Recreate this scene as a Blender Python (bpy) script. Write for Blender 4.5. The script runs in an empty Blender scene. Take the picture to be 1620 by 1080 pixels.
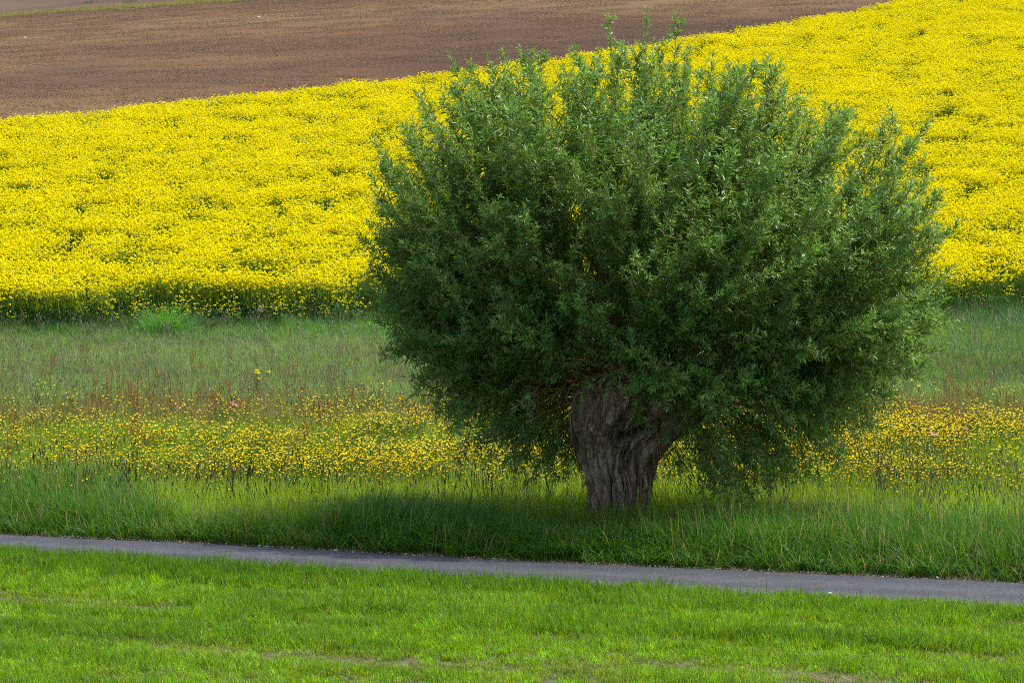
import bpy, math, random
import numpy as np
from mathutils import Vector

rng = np.random.default_rng(7)
random.seed(7)
S = bpy.context.scene
COL = S.collection
R = math.radians
PI = math.pi

# ------------------------------------------------------------------ camera, sky, sun, exposure
CAM_Z = 6.1
PITCH = 4.1
cam = bpy.data.cameras.new('camera')
cam.lens = 122.0
cam.sensor_width = 36.0
cam.clip_start = 0.5
cam.clip_end = 4000.0
cam_ob = bpy.data.objects.new('camera', cam)
COL.objects.link(cam_ob)
cam_ob.location = (0, 0, CAM_Z)
cam_ob.rotation_euler = (R(90 - PITCH), 0, 0)
S.camera = cam_ob

SUN_EL, SUN_AZ = 61.0, 62.0          # azimuth from +Y towards +X: high on the right
world = bpy.data.worlds.new('World')
S.world = world
world.use_nodes = True
wn, wl = world.node_tree.nodes, world.node_tree.links
wn.clear()
sky = wn.new('ShaderNodeTexSky')
sky.sky_type = 'NISHITA'
sky.sun_disc = False
sky.sun_elevation = R(SUN_EL)
sky.sun_rotation = R(SUN_AZ)
sky.air_density = 1.0
sky.dust_density = 4.0
sky.ozone_density = 0.4
bg = wn.new('ShaderNodeBackground')
bg.inputs['Strength'].default_value = 0.15
wo = wn.new('ShaderNodeOutputWorld')
wl.new(sky.outputs[0], bg.inputs[0])
wl.new(bg.outputs[0], wo.inputs[0])

sl = bpy.data.lights.new('sun', 'SUN')
sl.energy = 2.05
sl.angle = R(0.6)
sl.color = (1.0, 0.96, 0.88)
so = bpy.data.objects.new('sun', sl)
COL.objects.link(so)
D = Vector((math.sin(R(SUN_AZ)) * math.cos(R(SUN_EL)), math.cos(R(SUN_AZ)) * math.cos(R(SUN_EL)), math.sin(R(SUN_EL))))
so.rotation_euler = D.to_track_quat('Z', 'Y').to_euler()
so.location = (20, 60, 60)

S.view_settings.view_transform = 'Standard'
S.view_settings.look = 'None'
S.view_settings.gamma = 1.0
S.view_settings.exposure = 1.17
S.view_settings.use_curve_mapping = False
S.cycles.use_denoising = False
S.cycles.filter_width = 1.0
S.cycles.max_bounces = 8
S.cycles.diffuse_bounces = 4
S.cycles.transmission_bounces = 4
S.cycles.sample_clamp_indirect = 8.0

# ------------------------------------------------------------------ noise, terrain, layout
def _hash(ix, iy, seed):
    n = (ix.astype(np.int64) * 374761393 + iy.astype(np.int64) * 668265263 + seed * 974634777) & 0x7fffffff
    n = ((n ^ (n >> 13)) * 1274126177) & 0x7fffffff
    return ((n ^ (n >> 16)) & 0xffff) / 65535.0

def vnoise(x, y, seed=0):
    x = np.asarray(x, float); y = np.asarray(y, float)
    x, y = np.broadcast_arrays(x, y)
    ix, iy = np.floor(x), np.floor(y)
    fx, fy = x - ix, y - iy
    fx = fx * fx * (3 - 2 * fx); fy = fy * fy * (3 - 2 * fy)
    a, b = _hash(ix, iy, seed), _hash(ix + 1, iy, seed)
    c, d = _hash(ix, iy + 1, seed), _hash(ix + 1, iy + 1, seed)
    return (a * (1 - fx) + b * fx) * (1 - fy) + (c * (1 - fx) + d * fx) * fy

def fbm(x, y, seed=0, oct=4):
    s, a, t = 0.0, 0.5, 0.0
    for k in range(oct):
        s = s + a * vnoise(x * 2 ** k, y * 2 ** k, seed + 17 * k); t += a; a *= 0.55
    return s / t

def smooth(a, b, x):
    t = np.clip((np.asarray(x, float) - a) / (b - a), 0, 1)
    return t * t * (3 - 2 * t)

def rape_edge(X):                       # near edge of the rapeseed (plan)
    return 87.6 + 0.27 * np.clip(X, -60, 60)

def terrain(X, Y):
    X = np.asarray(X, float); Y = np.asarray(Y, float)
    t = Y - rape_edge(X)
    sp = np.where(t > 20, t, 4.0 * np.log1p(np.exp(np.clip(t, -200, 60) / 4.0)))
    s = 0.075 + 0.0004 * np.clip(X, -45, 45)
    z = s * np.minimum(sp, 520 + 0 * sp)
    z = z + 0.14 * (vnoise(X / 60, Y / 60, 5) - 0.5) * smooth(110, 160, Y) * 2
    z = z + 0.10 * (vnoise(X / 5, Y / 5, 6) - 0.5) * (1 - smooth(44, 50, Y) * 0.4)
    return z

RS = 0.368
RN = math.sqrt(1 + RS * RS)
def road_v(X, Y):                       # distance beyond the far road edge, negative towards the camera
    return (Y - (45.02 - RS * X)) / RN
def road_u(X, Y):
    return (X - RS * (Y - 45.02)) / RN
def road_xy(u, v):
    return u / RN + v * RS / RN, 45.02 - u * RS / RN + v / RN
ROAD_W = 2.3

FPX = 122.0 / 36.0 * 1620.0
def on_ground(px, py, h=0.0):           # the ground point seen at a place in the photograph
    a = math.atan((540 - py) / FPX) - R(PITCH)
    tx = (px - 810) / FPX / math.cos(math.atan((540 - py) / FPX)) 
    Ys = np.linspace(20, 900, 20000)
    Xs = Ys / math.cos(a) * tx
    zr = CAM_Z + Ys * math.tan(a)
    zt = terrain(Xs, Ys) + h
    k = int(np.argmax(zt >= zr))
    return float(Xs[k]), float(Ys[k])

# rapeseed / ploughed field boundary (plan), found once from where the crop's top edge is seen
BPX = [(-160, 200), (0, 191), (130, 184), (300, 164), (500, 135), (690, 113), (950, 82), (1080, 62), (1250, 36), (1420, 2), (1620, -42), (1780, -80)]
BP = np.array([on_ground(px, py, 1.15) for px, py in BPX])
BPC = np.polyfit(BP[:, 0], BP[:, 1], 3)
def far_edge(X):
    return np.polyval(BPC, np.clip(X, BP[0, 0], BP[-1, 0]))

# ------------------------------------------------------------------ mesh helpers
def put(name, V, quads=None, tris=None, mats=(), mi=None, attrs=None, parent=None, link=True, shade=False, cattrs=None):
    V = np.asarray(V, np.float32).reshape(-1, 3)
    me = bpy.data.meshes.new(name)
    nq = 0 if quads is None else len(quads)
    nt = 0 if tris is None else len(tris)
    me.vertices.add(len(V)); me.vertices.foreach_set('co', V.ravel())
    li = []
    if nq: li.append(np.asarray(quads, np.int32).ravel())
    if nt: li.append(np.asarray(tris, np.int32).ravel())
    if li:
        li = np.concatenate(li)
        me.loops.add(len(li)); me.loops.foreach_set('vertex_index', li)
        ls = np.concatenate([np.arange(nq) * 4, nq * 4 + np.arange(nt) * 3]).astype(np.int32)
        me.polygons.add(nq + nt); me.polygons.foreach_set('loop_start', ls)
        if mi is not None: me.polygons.foreach_set('material_index', np.asarray(mi, np.int32))
        if shade: me.polygons.foreach_set('use_smooth', np.ones(nq + nt, bool))
    for k, a in (attrs or {}).items():
        at = me.attributes.new(k, 'FLOAT', 'POINT'); at.data.foreach_set('value', np.asarray(a, np.float32))
    for k, a in (cattrs or {}).items():
        at = me.attributes.new(k, 'FLOAT_VECTOR', 'POINT'); at.data.foreach_set('vector', np.asarray(a, np.float32).ravel())
    for m in mats: me.materials.append(m)
    me.update(calc_edges=True)
    me.validate()
    o = bpy.data.objects.new(name, me)
    if link: COL.objects.link(o)
    if parent: o.parent = parent
    return o

def tag(o, label=None, cat=None, group=None, kind=None):
    if label: o['label'] = label
    if cat: o['category'] = cat
    if group: o['group'] = group
    if kind: o['kind'] = kind
    return o

def empty(name, loc):
    o = bpy.data.objects.new(name, None); o.empty_display_size = 0.2
    COL.objects.link(o); o.location = loc
    return o

def tubes(P, Rr, sides=5):
    """many tubes at once: P (n, k, 3) points, Rr (n, k) radii -> verts, quads"""
    n, k, _ = P.shape
    T = np.gradient(P, axis=1)
    T /= np.linalg.norm(T, axis=2, keepdims=True) + 1e-9
    ref = np.where(np.abs(T[..., 2:3]) > 0.9, np.array([1.0, 0, 0]), np.array([0, 0, 1.0]))
    A = np.cross(T, ref); A /= np.linalg.norm(A, axis=2, keepdims=True) + 1e-9
    B = np.cross(T, A)
    th = np.arange(sides) / sides * 2 * PI
    V = P[:, :, None, :] + Rr[:, :, None, None] * (np.cos(th)[:, None] * A[:, :, None, :] + np.sin(th)[:, None] * B[:, :, None, :])
    idx = np.arange(n * k * sides).reshape(n, k, sides)
    a = idx[:, :-1, :]; b = np.roll(a, -1, axis=2); d = idx[:, 1:, :]; c = np.roll(d, -1, axis=2)
    Q = np.stack([a, b, c, d], -1).reshape(-1, 4)
    return V.reshape(-1, 3), Q

def blades(n, rad, h0, h1, w, lean=0.35, curl=0.5, K=4, seed=0, droop=0.0):
    """grass blades of a tuft: verts, quads, per-vertex random, all on the ground at z=0"""
    g = np.random.default_rng(seed)
    r = rad * np.sqrt(g.random(n)); t = g.random(n) * 2 * PI
    x, y = r * np.cos(t), r * np.sin(t)
    h = h0 + (h1 - h0) * g.random(n)
    az = g.random(n) * 2 * PI
    ln = lean * (0.2 + g.random(n)); cu = curl * g.random(n)
    s = np.linspace(0, 1, K)[None, :]
    out = h[:, None] * (ln[:, None] * s + cu[:, None] * s ** 2.4)
    up = h[:, None] * (s - (0.35 * cu[:, None] + droop) * s ** 3)
    cx = x[:, None] + out * np.cos(az)[:, None]; cy = y[:, None] + out * np.sin(az)[:, None]
    ww = (w * (0.6 + 0.8 * g.random(n)))[:, None] * (1 - s ** 1.8 * 0.92) * 0.5
    sa = az + PI / 2 + g.normal(0, 0.5, n)
    dx, dy = ww * np.cos(sa)[:, None], ww * np.sin(sa)[:, None]
    V = np.stack([np.stack([cx - dx, cy - dy, up], -1), np.stack([cx + dx, cy + dy, up], -1)], 2)   # n,K,2,3
    idx = np.arange(n * K * 2).reshape(n, K, 2)
    Q = np.stack([idx[:, :-1, 0], idx[:, :-1, 1], idx[:, 1:, 1], idx[:, 1:, 0]], -1).reshape(-1, 4)
    var = np.repeat(g.random(n), K * 2)
    return V.reshape(-1, 3), Q, var

def cards(C, N, size, asp=1.0, seed=0, up=None):
    """little quads (petals, leaflets): centres C, normals N"""
    g = np.random.default_rng(seed)
    n = len(C)
    N = N / (np.linalg.norm(N, axis=1, keepdims=True) + 1e-9)
    rv = g.normal(size=(n, 3)) if up is None else up
    A = np.cross(N, rv); A /= np.linalg.norm(A, axis=1, keepdims=True) + 1e-9
    B = np.cross(N, A)
    sz = (size * (0.7 + 0.6 * g.random(n)))[:, None] * 0.5
    V = np.stack([C - A * sz - B * sz * asp * .6, C + A * sz - B * sz * asp, C + A * sz * .8 + B * sz * asp, C - A * sz + B * sz * asp * .8], 1).reshape(-1, 3)
    return V, np.arange(n * 4).reshape(n, 4)

class MB:                               # joins pieces with material slots
    def __init__(s): s.V, s.Q, s.M, s.A, s.n = [], [], [], [], 0
    def add(s, V, Q, m=0, var=0.5):
        V = np.asarray(V, float).reshape(-1, 3)
        s.V.append(V); s.Q.append(np.asarray(Q) + s.n); s.M.append(np.full(len(Q), m))
        s.A.append(np.broadcast_to(np.asarray(var, float), (len(V),)).copy()); s.n += len(V)
    def out(s, name, mats, **k):
        return put(name, np.concatenate(s.V), quads=np.concatenate(s.Q), mats=mats, mi=np.concatenate(s.M), attrs={'var': np.concatenate(s.A)}, **k)

# ------------------------------------------------------------------ materials
class NT:
    def __init__(s, name):
        s.m = bpy.data.materials.new(name); s.m.use_nodes = True
        s.t = s.m.node_tree; s.t.nodes.clear()
        s.outn = s.t.nodes.new('ShaderNodeOutputMaterial')
    def n(s, typ, props=None, **ins):
        nd = s.t.nodes.new(typ)
        for k, v in (props or {}).items(): setattr(nd, k, v)
        for k, v in ins.items():
            k2 = int(k[1:]) if k[0] == 'i' and k[1:].isdigit() else k.replace('_', ' ')
            if hasattr(v, 'links') or isinstance(v, bpy.types.NodeSocket): s.t.links.new(v, nd.inputs[k2])
            else: nd.inputs[k2].default_value = v
        return nd
    def link(s, a, b): s.t.links.new(a, b)
    def out(s, sock): s.t.links.new(sock, s.outn.inputs[0]); return s.m
    def ramp(s, fac, stops):
        nd = s.t.nodes.new('ShaderNodeValToRGB')
        el = nd.color_ramp.elements
        while len(el) < len(stops): el.new(0.5)
        for e, (p, c) in zip(el, stops): e.position = p; e.color = (*c, 1)
        s.t.links.new(fac, nd.inputs[0])
        return nd.outputs[0]
    def mix(s, fac, a, b, mode='MIX'):
        nd = s.t.nodes.new('ShaderNodeMix'); nd.data_type = 'RGBA'; nd.blend_type = mode
        for k, v in ((0, fac), (6, a), (7, b)):
            if isinstance(v, bpy.types.NodeSocket): s.t.links.new(v, nd.inputs[k])
            else: nd.inputs[k].default_value = v if k == 0 else ((*v, 1) if len(v) == 3 else v)
        return nd.outputs[2]

def plant_mat(name, c0=None, c1=None, inst=False, trans=0.35, rough=0.5, spec=0.3, under=None, dead=None, tcol=(1.25, 1.15, 0.5)):
    """leaf-like: colour varies per blade; light comes through"""
    k = NT(name)
    var = k.n('ShaderNodeAttribute', {'attribute_name': 'var'}).outputs['Fac']
    if inst:
        base = k.n('ShaderNodeAttribute', {'attribute_type': 'INSTANCER', 'attribute_name': 'tint'}).outputs['Color']
        f = k.ramp(var, [(0.0, (0.42, 0.5, 0.42)), (0.5, (0.9, 0.95, 0.85)), (1.0, (1.6, 1.45, 1.5))])
        c = k.mix(1.0, base, f, 'MULTIPLY')
    else:
        c = k.ramp(var, [(0.0, c0), (1.0, c1)])
    if dead:                              # some blades dry
        c = k.mix(k.n('ShaderNodeMath', {'operation': 'GREATER_THAN'}, i0=var, i1=dead[0]).outputs[0], c, dead[1])
    if under:
        c = k.mix(k.n('ShaderNodeNewGeometry').outputs['Backfacing'], c, under)
    p = k.n('ShaderNodeBsdfPrincipled', Base_Color=c, Roughness=rough)
    p.inputs['Specular IOR Level'].default_value = spec
    tc = k.mix(1.0, c, tcol, 'MULTIPLY')
    tr = k.n('ShaderNodeBsdfTranslucent', Color=tc)
    ms = k.n('ShaderNodeMixShader', i0=trans, i1=p.outputs[0], i2=tr.outputs[0])
    return k.out(ms.outputs[0])

def ground_mat():
    k = NT('soil_under_grass')
    g = k.n('ShaderNodeNewGeometry').outputs['Position']
    n1 = k.n('ShaderNodeTexNoise', Vector=g, Scale=1.2, Detail=8.0, Roughness=0.65).outputs['Fac']
    n2 = k.n('ShaderNodeTexNoise', Vector=g, Scale=18.0, Detail=6.0, Roughness=0.7).outputs['Fac']
    c = k.ramp(n1, [(0.3, (0.075, 0.055, 0.032)), (0.5, (0.07, 0.075, 0.022)), (0.7, (0.055, 0.085, 0.018))])
    c = k.mix(0.6, c, k.ramp(n2, [(0.3, (0.35, 0.33, 0.3)), (0.7, (1.5, 1.4, 1.2))]), 'MULTIPLY')
    b = k.n('ShaderNodeBump', Strength=0.7, Distance=0.05, Height=n2).outputs[0]
    return k.out(k.n('ShaderNodeBsdfPrincipled', Base_Color=c, Roughness=0.95, Normal=b).outputs[0])

def field_mat(dark=False):
    k = NT('ploughed_soil_dark' if dark else 'ploughed_soil')
    g = k.n('ShaderNodeNewGeometry').outputs['Position']
    big = k.n('ShaderNodeMapping', Vector=g, Scale=(0.020, 0.022, 0.0), Rotation=(0, 0, R(-32))).outputs[0]
    n1 = k.n('ShaderNodeTexNoise', Vector=big, Scale=1.0, Detail=5.0, Roughness=0.55).outputs['Fac']
    st = k.n('ShaderNodeMapping', Vector=g, Scale=(0.03, 0.22, 0.0), Rotation=(0, 0, R(-28))).outputs[0]
    n2 = k.n('ShaderNodeTexNoise', Vector=st, Scale=1.0, Detail=6.0, Roughness=0.65).outputs['Fac']
    fm = k.n('ShaderNodeMapping', Vector=g, Scale=(6.0, 0.55, 0.0), Rotation=(0, 0, R(-8))).outputs[0]
    n3 = k.n('ShaderNodeTexNoise', Vector=fm, Scale=1.0, Detail=8.0, Roughness=0.75).outputs['Fac']
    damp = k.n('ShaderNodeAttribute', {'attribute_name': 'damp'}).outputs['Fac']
    if dark: c = k.ramp(n1, [(0.3, (0.075, 0.052, 0.038)), (0.7, (0.105, 0.073, 0.052))])
    else: c = k.ramp(n1, [(0.36, (0.060, 0.034, 0.022)), (0.48, (0.094, 0.054, 0.027)), (0.62, (0.122, 0.080, 0.040))])
    c = k.mix(0.3, c, k.ramp(n2, [(0.3, (0.65, 0.62, 0.62)), (0.7, (1.3, 1.3, 1.25))]), 'MULTIPLY')
    c = k.mix(0.6, c, k.ramp(n3, [(0.3, (0.5, 0.48, 0.48)), (0.7, (1.45, 1.45, 1.4))]), 'MULTIPLY')
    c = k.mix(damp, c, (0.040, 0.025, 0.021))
    b = k.n('ShaderNodeBump', Strength=0.15, Distance=0.03, Height=n3).outputs[0]
    return k.out(k.n('ShaderNodeBsdfPrincipled', Base_Color=c, Roughness=1.0, Normal=b, Specular_IOR_Level=0.05).outputs[0])

def asphalt_mat():
    k = NT('asphalt')
    g = k.n('ShaderNodeNewGeometry').outputs['Position']
    n1 = k.n('ShaderNodeTexNoise', Vector=g, Scale=0.9, Detail=5.0).outputs['Fac']
    n2 = k.n('ShaderNodeTexNoise', Vector=g, Scale=60.0, Detail=4.0, Roughness=0.8).outputs['Fac']
    vo = k.n('ShaderNodeTexVoronoi', Vector=g, Scale=38.0).outputs['Color']
    lane = k.n('ShaderNodeAttribute', {'attribute_name': 'lane'}).outputs['Fac']     # 0 in the wheel tracks, 1 between
    c = k.ramp(n1, [(0.3, (0.032, 0.036, 0.045)), (0.7, (0.047, 0.051, 0.062))])
    c = k.mix(lane, c, (0.074, 0.075, 0.080))
    c = k.mix(0.8, c, k.ramp(n2, [(0.3, (0.55, 0.55, 0.56)), (0.7, (1.5, 1.5, 1.5))]), 'MULTIPLY')
    sp = k.n('ShaderNodeSeparateColor', Color=vo).outputs[0]
    c = k.mix(k.ramp(sp, [(0.95, (0, 0, 0)), (0.97, (0.4, 0.4, 0.4))]), c, (0.16, 0.16, 0.16))
    n4 = k.n('ShaderNodeTexNoise', Vector=g, Scale=3.5, Detail=6.0, Roughness=0.7).outputs['Fac']
    c = k.mix(0.5, c, k.ramp(n4, [(0.3, (0.7, 0.7, 0.7)), (0.7, (1.3, 1.28, 1.24))]), 'MULTIPLY')
    ed_ = k.n('ShaderNodeAttribute', {'attribute_name': 'edge'}).outputs['Fac']
    ef = k.n('ShaderNodeMath', {'operation': 'MULTIPLY', 'use_clamp': True}, i0=ed_, i1=k.n('ShaderNodeMath', {'operation': 'MULTIPLY'}, i0=n4, i1=1.7).outputs[0]).outputs[0]
    c = k.mix(ef, c, (0.075, 0.056, 0.038))
    b = k.n('ShaderNodeBump', Strength=0.5, Distance=0.01, Height=n2).outputs[0]
    p = k.n('ShaderNodeBsdfPrincipled', Base_Color=c, Roughness=0.92, Normal=b)
    p.inputs['Specular IOR Level'].default_value = 0.15
    return k.out(p.outputs[0])

def bark_mat():
    k = NT('willow_bark')
    g = k.n('ShaderNodeTexCoord').outputs['Object']
    mp = k.n('ShaderNodeMapping', Vector=g, Scale=(11.0, 11.0, 2.2)).outputs[0]
    n1 = k.n('ShaderNodeTexNoise', Vector=mp, Scale=1.6, Detail=9.0, Roughness=0.72, Distortion=0.6).outputs['Fac']
    n2 = k.n('ShaderNodeTexNoise', Vector=g, Scale=2.2, Detail=4.0).outputs['Fac']
    n3 = k.n('ShaderNodeTexNoise', Vector=g, Scale=35.0, Detail=6.0, Roughness=0.7).outputs['Fac']
    c = k.ramp(n1, [(0.38, (0.080, 0.046, 0.027)), (0.5, (0.27, 0.170, 0.105)), (0.63, (0.56, 0.42, 0.29))])
    c = k.mix(k.ramp(n2, [(0.45, (0, 0, 0)), (0.7, (0.6, 0.6, 0.6))]), c, (0.42, 0.36, 0.27))
    c = k.mix(0.5, c, k.ramp(n3, [(0.3, (0.55, 0.55, 0.55)), (0.7, (1.4, 1.4, 1.4))]), 'MULTIPLY')
    b1 = k.n('ShaderNodeBump', Strength=1.0, Distance=0.05, Height=n1).outputs[0]
    b2 = k.n('ShaderNodeBump', Strength=0.5, Distance=0.008, Height=n3, Normal=b1).outputs[0]
    return k.out(k.n('ShaderNodeBsdfPrincipled', Base_Color=c, Roughness=0.9, Normal=b2).outputs[0])

def plain(name, c, rough=0.8, c2=None, scale=20.0):
    k = NT(name)
    n1 = k.n('ShaderNodeTexNoise', Vector=k.n('ShaderNodeTexCoord').outputs['Object'], Scale=scale, Detail=5.0).outputs['Fac']
    col = k.ramp(n1, [(0.3, c), (0.7, c2 or tuple(min(1, v * 1.4) for v in c))])
    return k.out(k.n('ShaderNodeBsdfPrincipled', Base_Color=col, Roughness=rough).outputs[0])

M_ground, M_field, M_field2, M_road, M_bark = ground_mat(), field_mat(), field_mat(True), asphalt_mat(), bark_mat()
M_grass = plant_mat('grass_blade', inst=True, trans=0.45, rough=0.48, spec=0.28, dead=(0.978, (0.36, 0.30, 0.15)))
M_head = plant_mat('grass_seed_head', inst=True, trans=0.25, rough=0.7, spec=0.1)
M_petal = plant_mat('rapeseed_petal', (0.76, 0.655, 0.002), (0.90, 0.815, 0.004), trans=0.4, rough=0.8, spec=0.04, tcol=(1.0, 0.98, 0.5))
M_rleaf = plant_mat('rapeseed_leaf', (0.020, 0.078, 0.014), (0.055, 0.155, 0.022), trans=0.3, rough=0.6, spec=0.12)
M_rbud = plant_mat('rapeseed_bud', (0.14, 0.24, 0.012), (0.36, 0.42, 0.02), trans=0.3, rough=0.6, spec=0.2)
M_butter = plant_mat('buttercup_petal', (0.94, 0.66, 0.004), (0.97, 0.80, 0.008), trans=0.35, rough=0.6, spec=0.12, tcol=(1, 0.97, .5))
M_bstem = plant_mat('flower_stem', (0.06, 0.12, 0.02), (0.12, 0.2, 0.035), trans=0.2)
M_pink = plant_mat('pink_petal', (0.62, 0.16, 0.36), (0.75, 0.30, 0.50), trans=0.35, rough=0.6, spec=0.2, tcol=(1, .9, 1))
M_sorrel = plant_mat('sorrel_panicle', (0.20, 0.075, 0.03), (0.34, 0.15, 0.06), trans=0.3, rough=0.7, spec=0.1, tcol=(1.1, .9, .8))
M_leaf = plant_mat('willow_leaf', (0.048, 0.148, 0.018), (0.19, 0.40, 0.058), trans=0.42, rough=0.36, spec=0.5, under=(0.16, 0.27, 0.115), tcol=(1.2, 1.25, 0.3))
M_shoot = plant_mat('willow_shoot_bark', (0.14, 0.075, 0.022), (0.26, 0.16, 0.05), trans=0.0, rough=0.6)
M_dead = plain('dead_twig_wood', (0.27, 0.2, 0.16), 0.8)
M_weed = plant_mat('weed_leaf', (0.04, 0.12, 0.03), (0.075, 0.19, 0.05), trans=0.3, rough=0.55, spec=0.25)
M_stone = plain('pale_grit', (0.26, 0.245, 0.225), 0.85, (0.5, 0.48, 0.45))
M_clod = plain('soil_clod', (0.12, 0.070, 0.038), 0.95, (0.20, 0.125, 0.066), 3.0)
M_litter = plain('dry_litter', (0.10, 0.065, 0.03), 0.9, (0.22, 0.17, 0.08), 9.0)
M_white = plain('white_scrap', (0.72, 0.72, 0.70), 0.6)

# ------------------------------------------------------------------ scatter with geometry nodes (only for stuff nobody could count)
def protos(name, obs):
    c = bpy.data.collections.new(name)
    for o in obs: c.objects.link(o)
    return c

def scatter(name, pts, scale, rot, idx, coll, tint=None, label=None, cat=None):
    pts = np.asarray(pts, np.float32)
    n = len(pts)
    me = bpy.data.meshes.new(name)
    me.vertices.add(n); me.vertices.foreach_set('co', pts.ravel())
    at = me.attributes.new('inst_rot', 'FLOAT_VECTOR', 'POINT'); at.data.foreach_set('vector', np.asarray(rot, np.float32).ravel())
    sc = np.asarray(scale, np.float32)
    if sc.ndim == 1: sc = np.repeat(sc[:, None], 3, 1)
    at = me.attributes.new('inst_scale', 'FLOAT_VECTOR', 'POINT'); at.data.foreach_set('vector', np.ascontiguousarray(sc).ravel())
    at = me.attributes.new('inst_idx', 'INT', 'POINT'); at.data.foreach_set('value', np.asarray(idx, np.int32))
    if tint is not None:
        at = me.attributes.new('tint', 'FLOAT_VECTOR', 'POINT'); at.data.foreach_set('vector', np.asarray(tint, np.float32).ravel())
    o = bpy.data.objects.new(name, me); COL.objects.link(o)
    ng = bpy.data.node_groups.new(name + '_scatter', 'GeometryNodeTree')
    ng.interface.new_socket('Geometry', in_out='INPUT', socket_type='NodeSocketGeometry')
    ng.interface.new_socket('Geometry', in_out='OUTPUT', socket_type='NodeSocketGeometry')
    N, L = ng.nodes, ng.links
    gi, go = N.new('NodeGroupInput'), N.new('NodeGroupOutput')
    ci = N.new('GeometryNodeCollectionInfo')
    ci.inputs['Collection'].default_value = coll
    ci.inputs['Separate Children'].default_value = True
    ci.inputs['Reset Children'].default_value = True
    ip = N.new('GeometryNodeInstanceOnPoints')
    ip.inputs['Pick Instance'].default_value = True
    def att(nm, typ):
        a = N.new('GeometryNodeInputNamedAttribute'); a.data_type = typ; a.inputs['Name'].default_value = nm
        return a.outputs['Attribute']
    er = N.new('FunctionNodeEulerToRotation')
    L.new(att('inst_rot', 'FLOAT_VECTOR'), er.inputs[0])
    L.new(gi.outputs[0], ip.inputs['Points'])
    L.new(ci.outputs[0], ip.inputs['Instance'])
    L.new(att('inst_idx', 'INT'), ip.inputs['Instance Index'])
    L.new(er.outputs[0], ip.inputs['Rotation'])
    L.new(att('inst_scale', 'FLOAT_VECTOR'), ip.inputs['Scale'])
    L.new(ip.outputs[0], go.inputs[0])
    md = o.modifiers.new('scatter', 'NODES'); md.node_group = ng
    tag(o, label, cat, kind='stuff')
    return o

def wedge(y0, y1, dens, margin=2.5, k=1.10):
    """random ground points in the part of the land the view covers, dens per m2"""
    hw = lambda y: 0.1476 * y * k + margin
    area = 2 * hw(y1) * (y1 - y0)
    n = int(area * dens)
    X = (rng.random(n) * 2 - 1) * hw(y1); Y = y0 + (y1 - y0) * rng.random(n)
    m = np.abs(X) < hw(Y)
    return X[m], Y[m]

def euler(n, tilt=0.1, leanx=0.0, leany=0.0):
    return np.stack([rng.normal(leanx, tilt, n), rng.normal(leany, tilt, n), rng.random(n) * 2 * PI], -1)
# note: euler XYZ applies z first last, so lean has to be expressed after the spin: use small tilts only

# ------------------------------------------------------------------ setting: ground, road, ploughed fields
def grid(name, xs, ys, mat, dz=0.0, rough=0.0):
    X, Y = np.meshgrid(xs, ys)
    Z = terrain(X, Y) + dz - 0.9 * smooth(1.5, 9, Y - far_edge(X))
    if rough: Z = Z + rough * (fbm(X * 1.3, Y * 1.3, 31, 3) - 0.5)
    V = np.stack([X, Y, Z], -1).reshape(-1, 3)
    nx, ny = len(xs), len(ys)
    i = np.arange(nx * ny).reshape(ny, nx)
    Q = np.stack([i[:-1, :-1], i[:-1, 1:], i[1:, 1:], i[1:, :-1]], -1).reshape(-1, 4)
    return put(name, V, quads=Q, mats=[mat], shade=True)

xs = np.concatenate([np.linspace(-420, -70, 30), np.linspace(-66, 66, 150), np.linspace(70, 420, 30)])
ys = np.concatenate([np.linspace(-80, 30, 20), np.linspace(31, 110, 130), np.linspace(112, 420, 120), np.linspace(430, 900, 40)])
g = grid('ground', xs, ys, M_ground)
tag(g, 'meadow soil and hillside under grass and crops', 'ground', kind='structure')

# far fields: sheets above the ground, each its own strip of hill
STRIP = np.array([on_ground(px, py) for px, py in [(-150, 38), (0, 29), (130, 20), (280, 10), (430, 0), (600, -10), (800, -22), (1100, -45), (1500, -80), (1800, -110)]])
def strip_y(X): return np.interp(X, STRIP[:, 0], STRIP[:, 1], left=STRIP[0, 1] - 6, right=STRIP[-1, 1])
def field_z(X, Y): return terrain(X, Y) + 0.03 + 0.12 * (fbm(X * 0.12, Y * 0.12, 41, 3) - 0.1)
def field_between(name, f0, f1, mat, nx, ny, dz, rough):
    X = np.linspace(-110, 110, nx)[None, :].repeat(ny, 0)
    t = np.linspace(0, 1, ny)[:, None]
    Y = f0(X) * (1 - t) + f1(X) * t
    Z = field_z(X, Y)
    i = np.arange(nx * ny).reshape(ny, nx)
    Q = np.stack([i[:-1, :-1], i[:-1, 1:], i[1:, 1:], i[1:, :-1]], -1).reshape(-1, 4)
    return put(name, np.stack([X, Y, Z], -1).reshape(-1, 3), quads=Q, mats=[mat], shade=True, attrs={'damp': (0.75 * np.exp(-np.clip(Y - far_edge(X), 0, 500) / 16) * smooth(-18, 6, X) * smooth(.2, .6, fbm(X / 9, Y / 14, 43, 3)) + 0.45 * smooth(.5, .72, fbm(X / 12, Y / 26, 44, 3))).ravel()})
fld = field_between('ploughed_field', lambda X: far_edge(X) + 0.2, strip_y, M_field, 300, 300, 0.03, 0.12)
tag(fld, 'bare brown tilled field sloping up behind the rapeseed', 'field', kind='structure')
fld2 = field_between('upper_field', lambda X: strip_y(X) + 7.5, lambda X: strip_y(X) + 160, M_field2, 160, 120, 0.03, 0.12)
tag(fld2, 'dull brown field beyond the thin grass strip at the top left', 'field', kind='structure')

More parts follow.
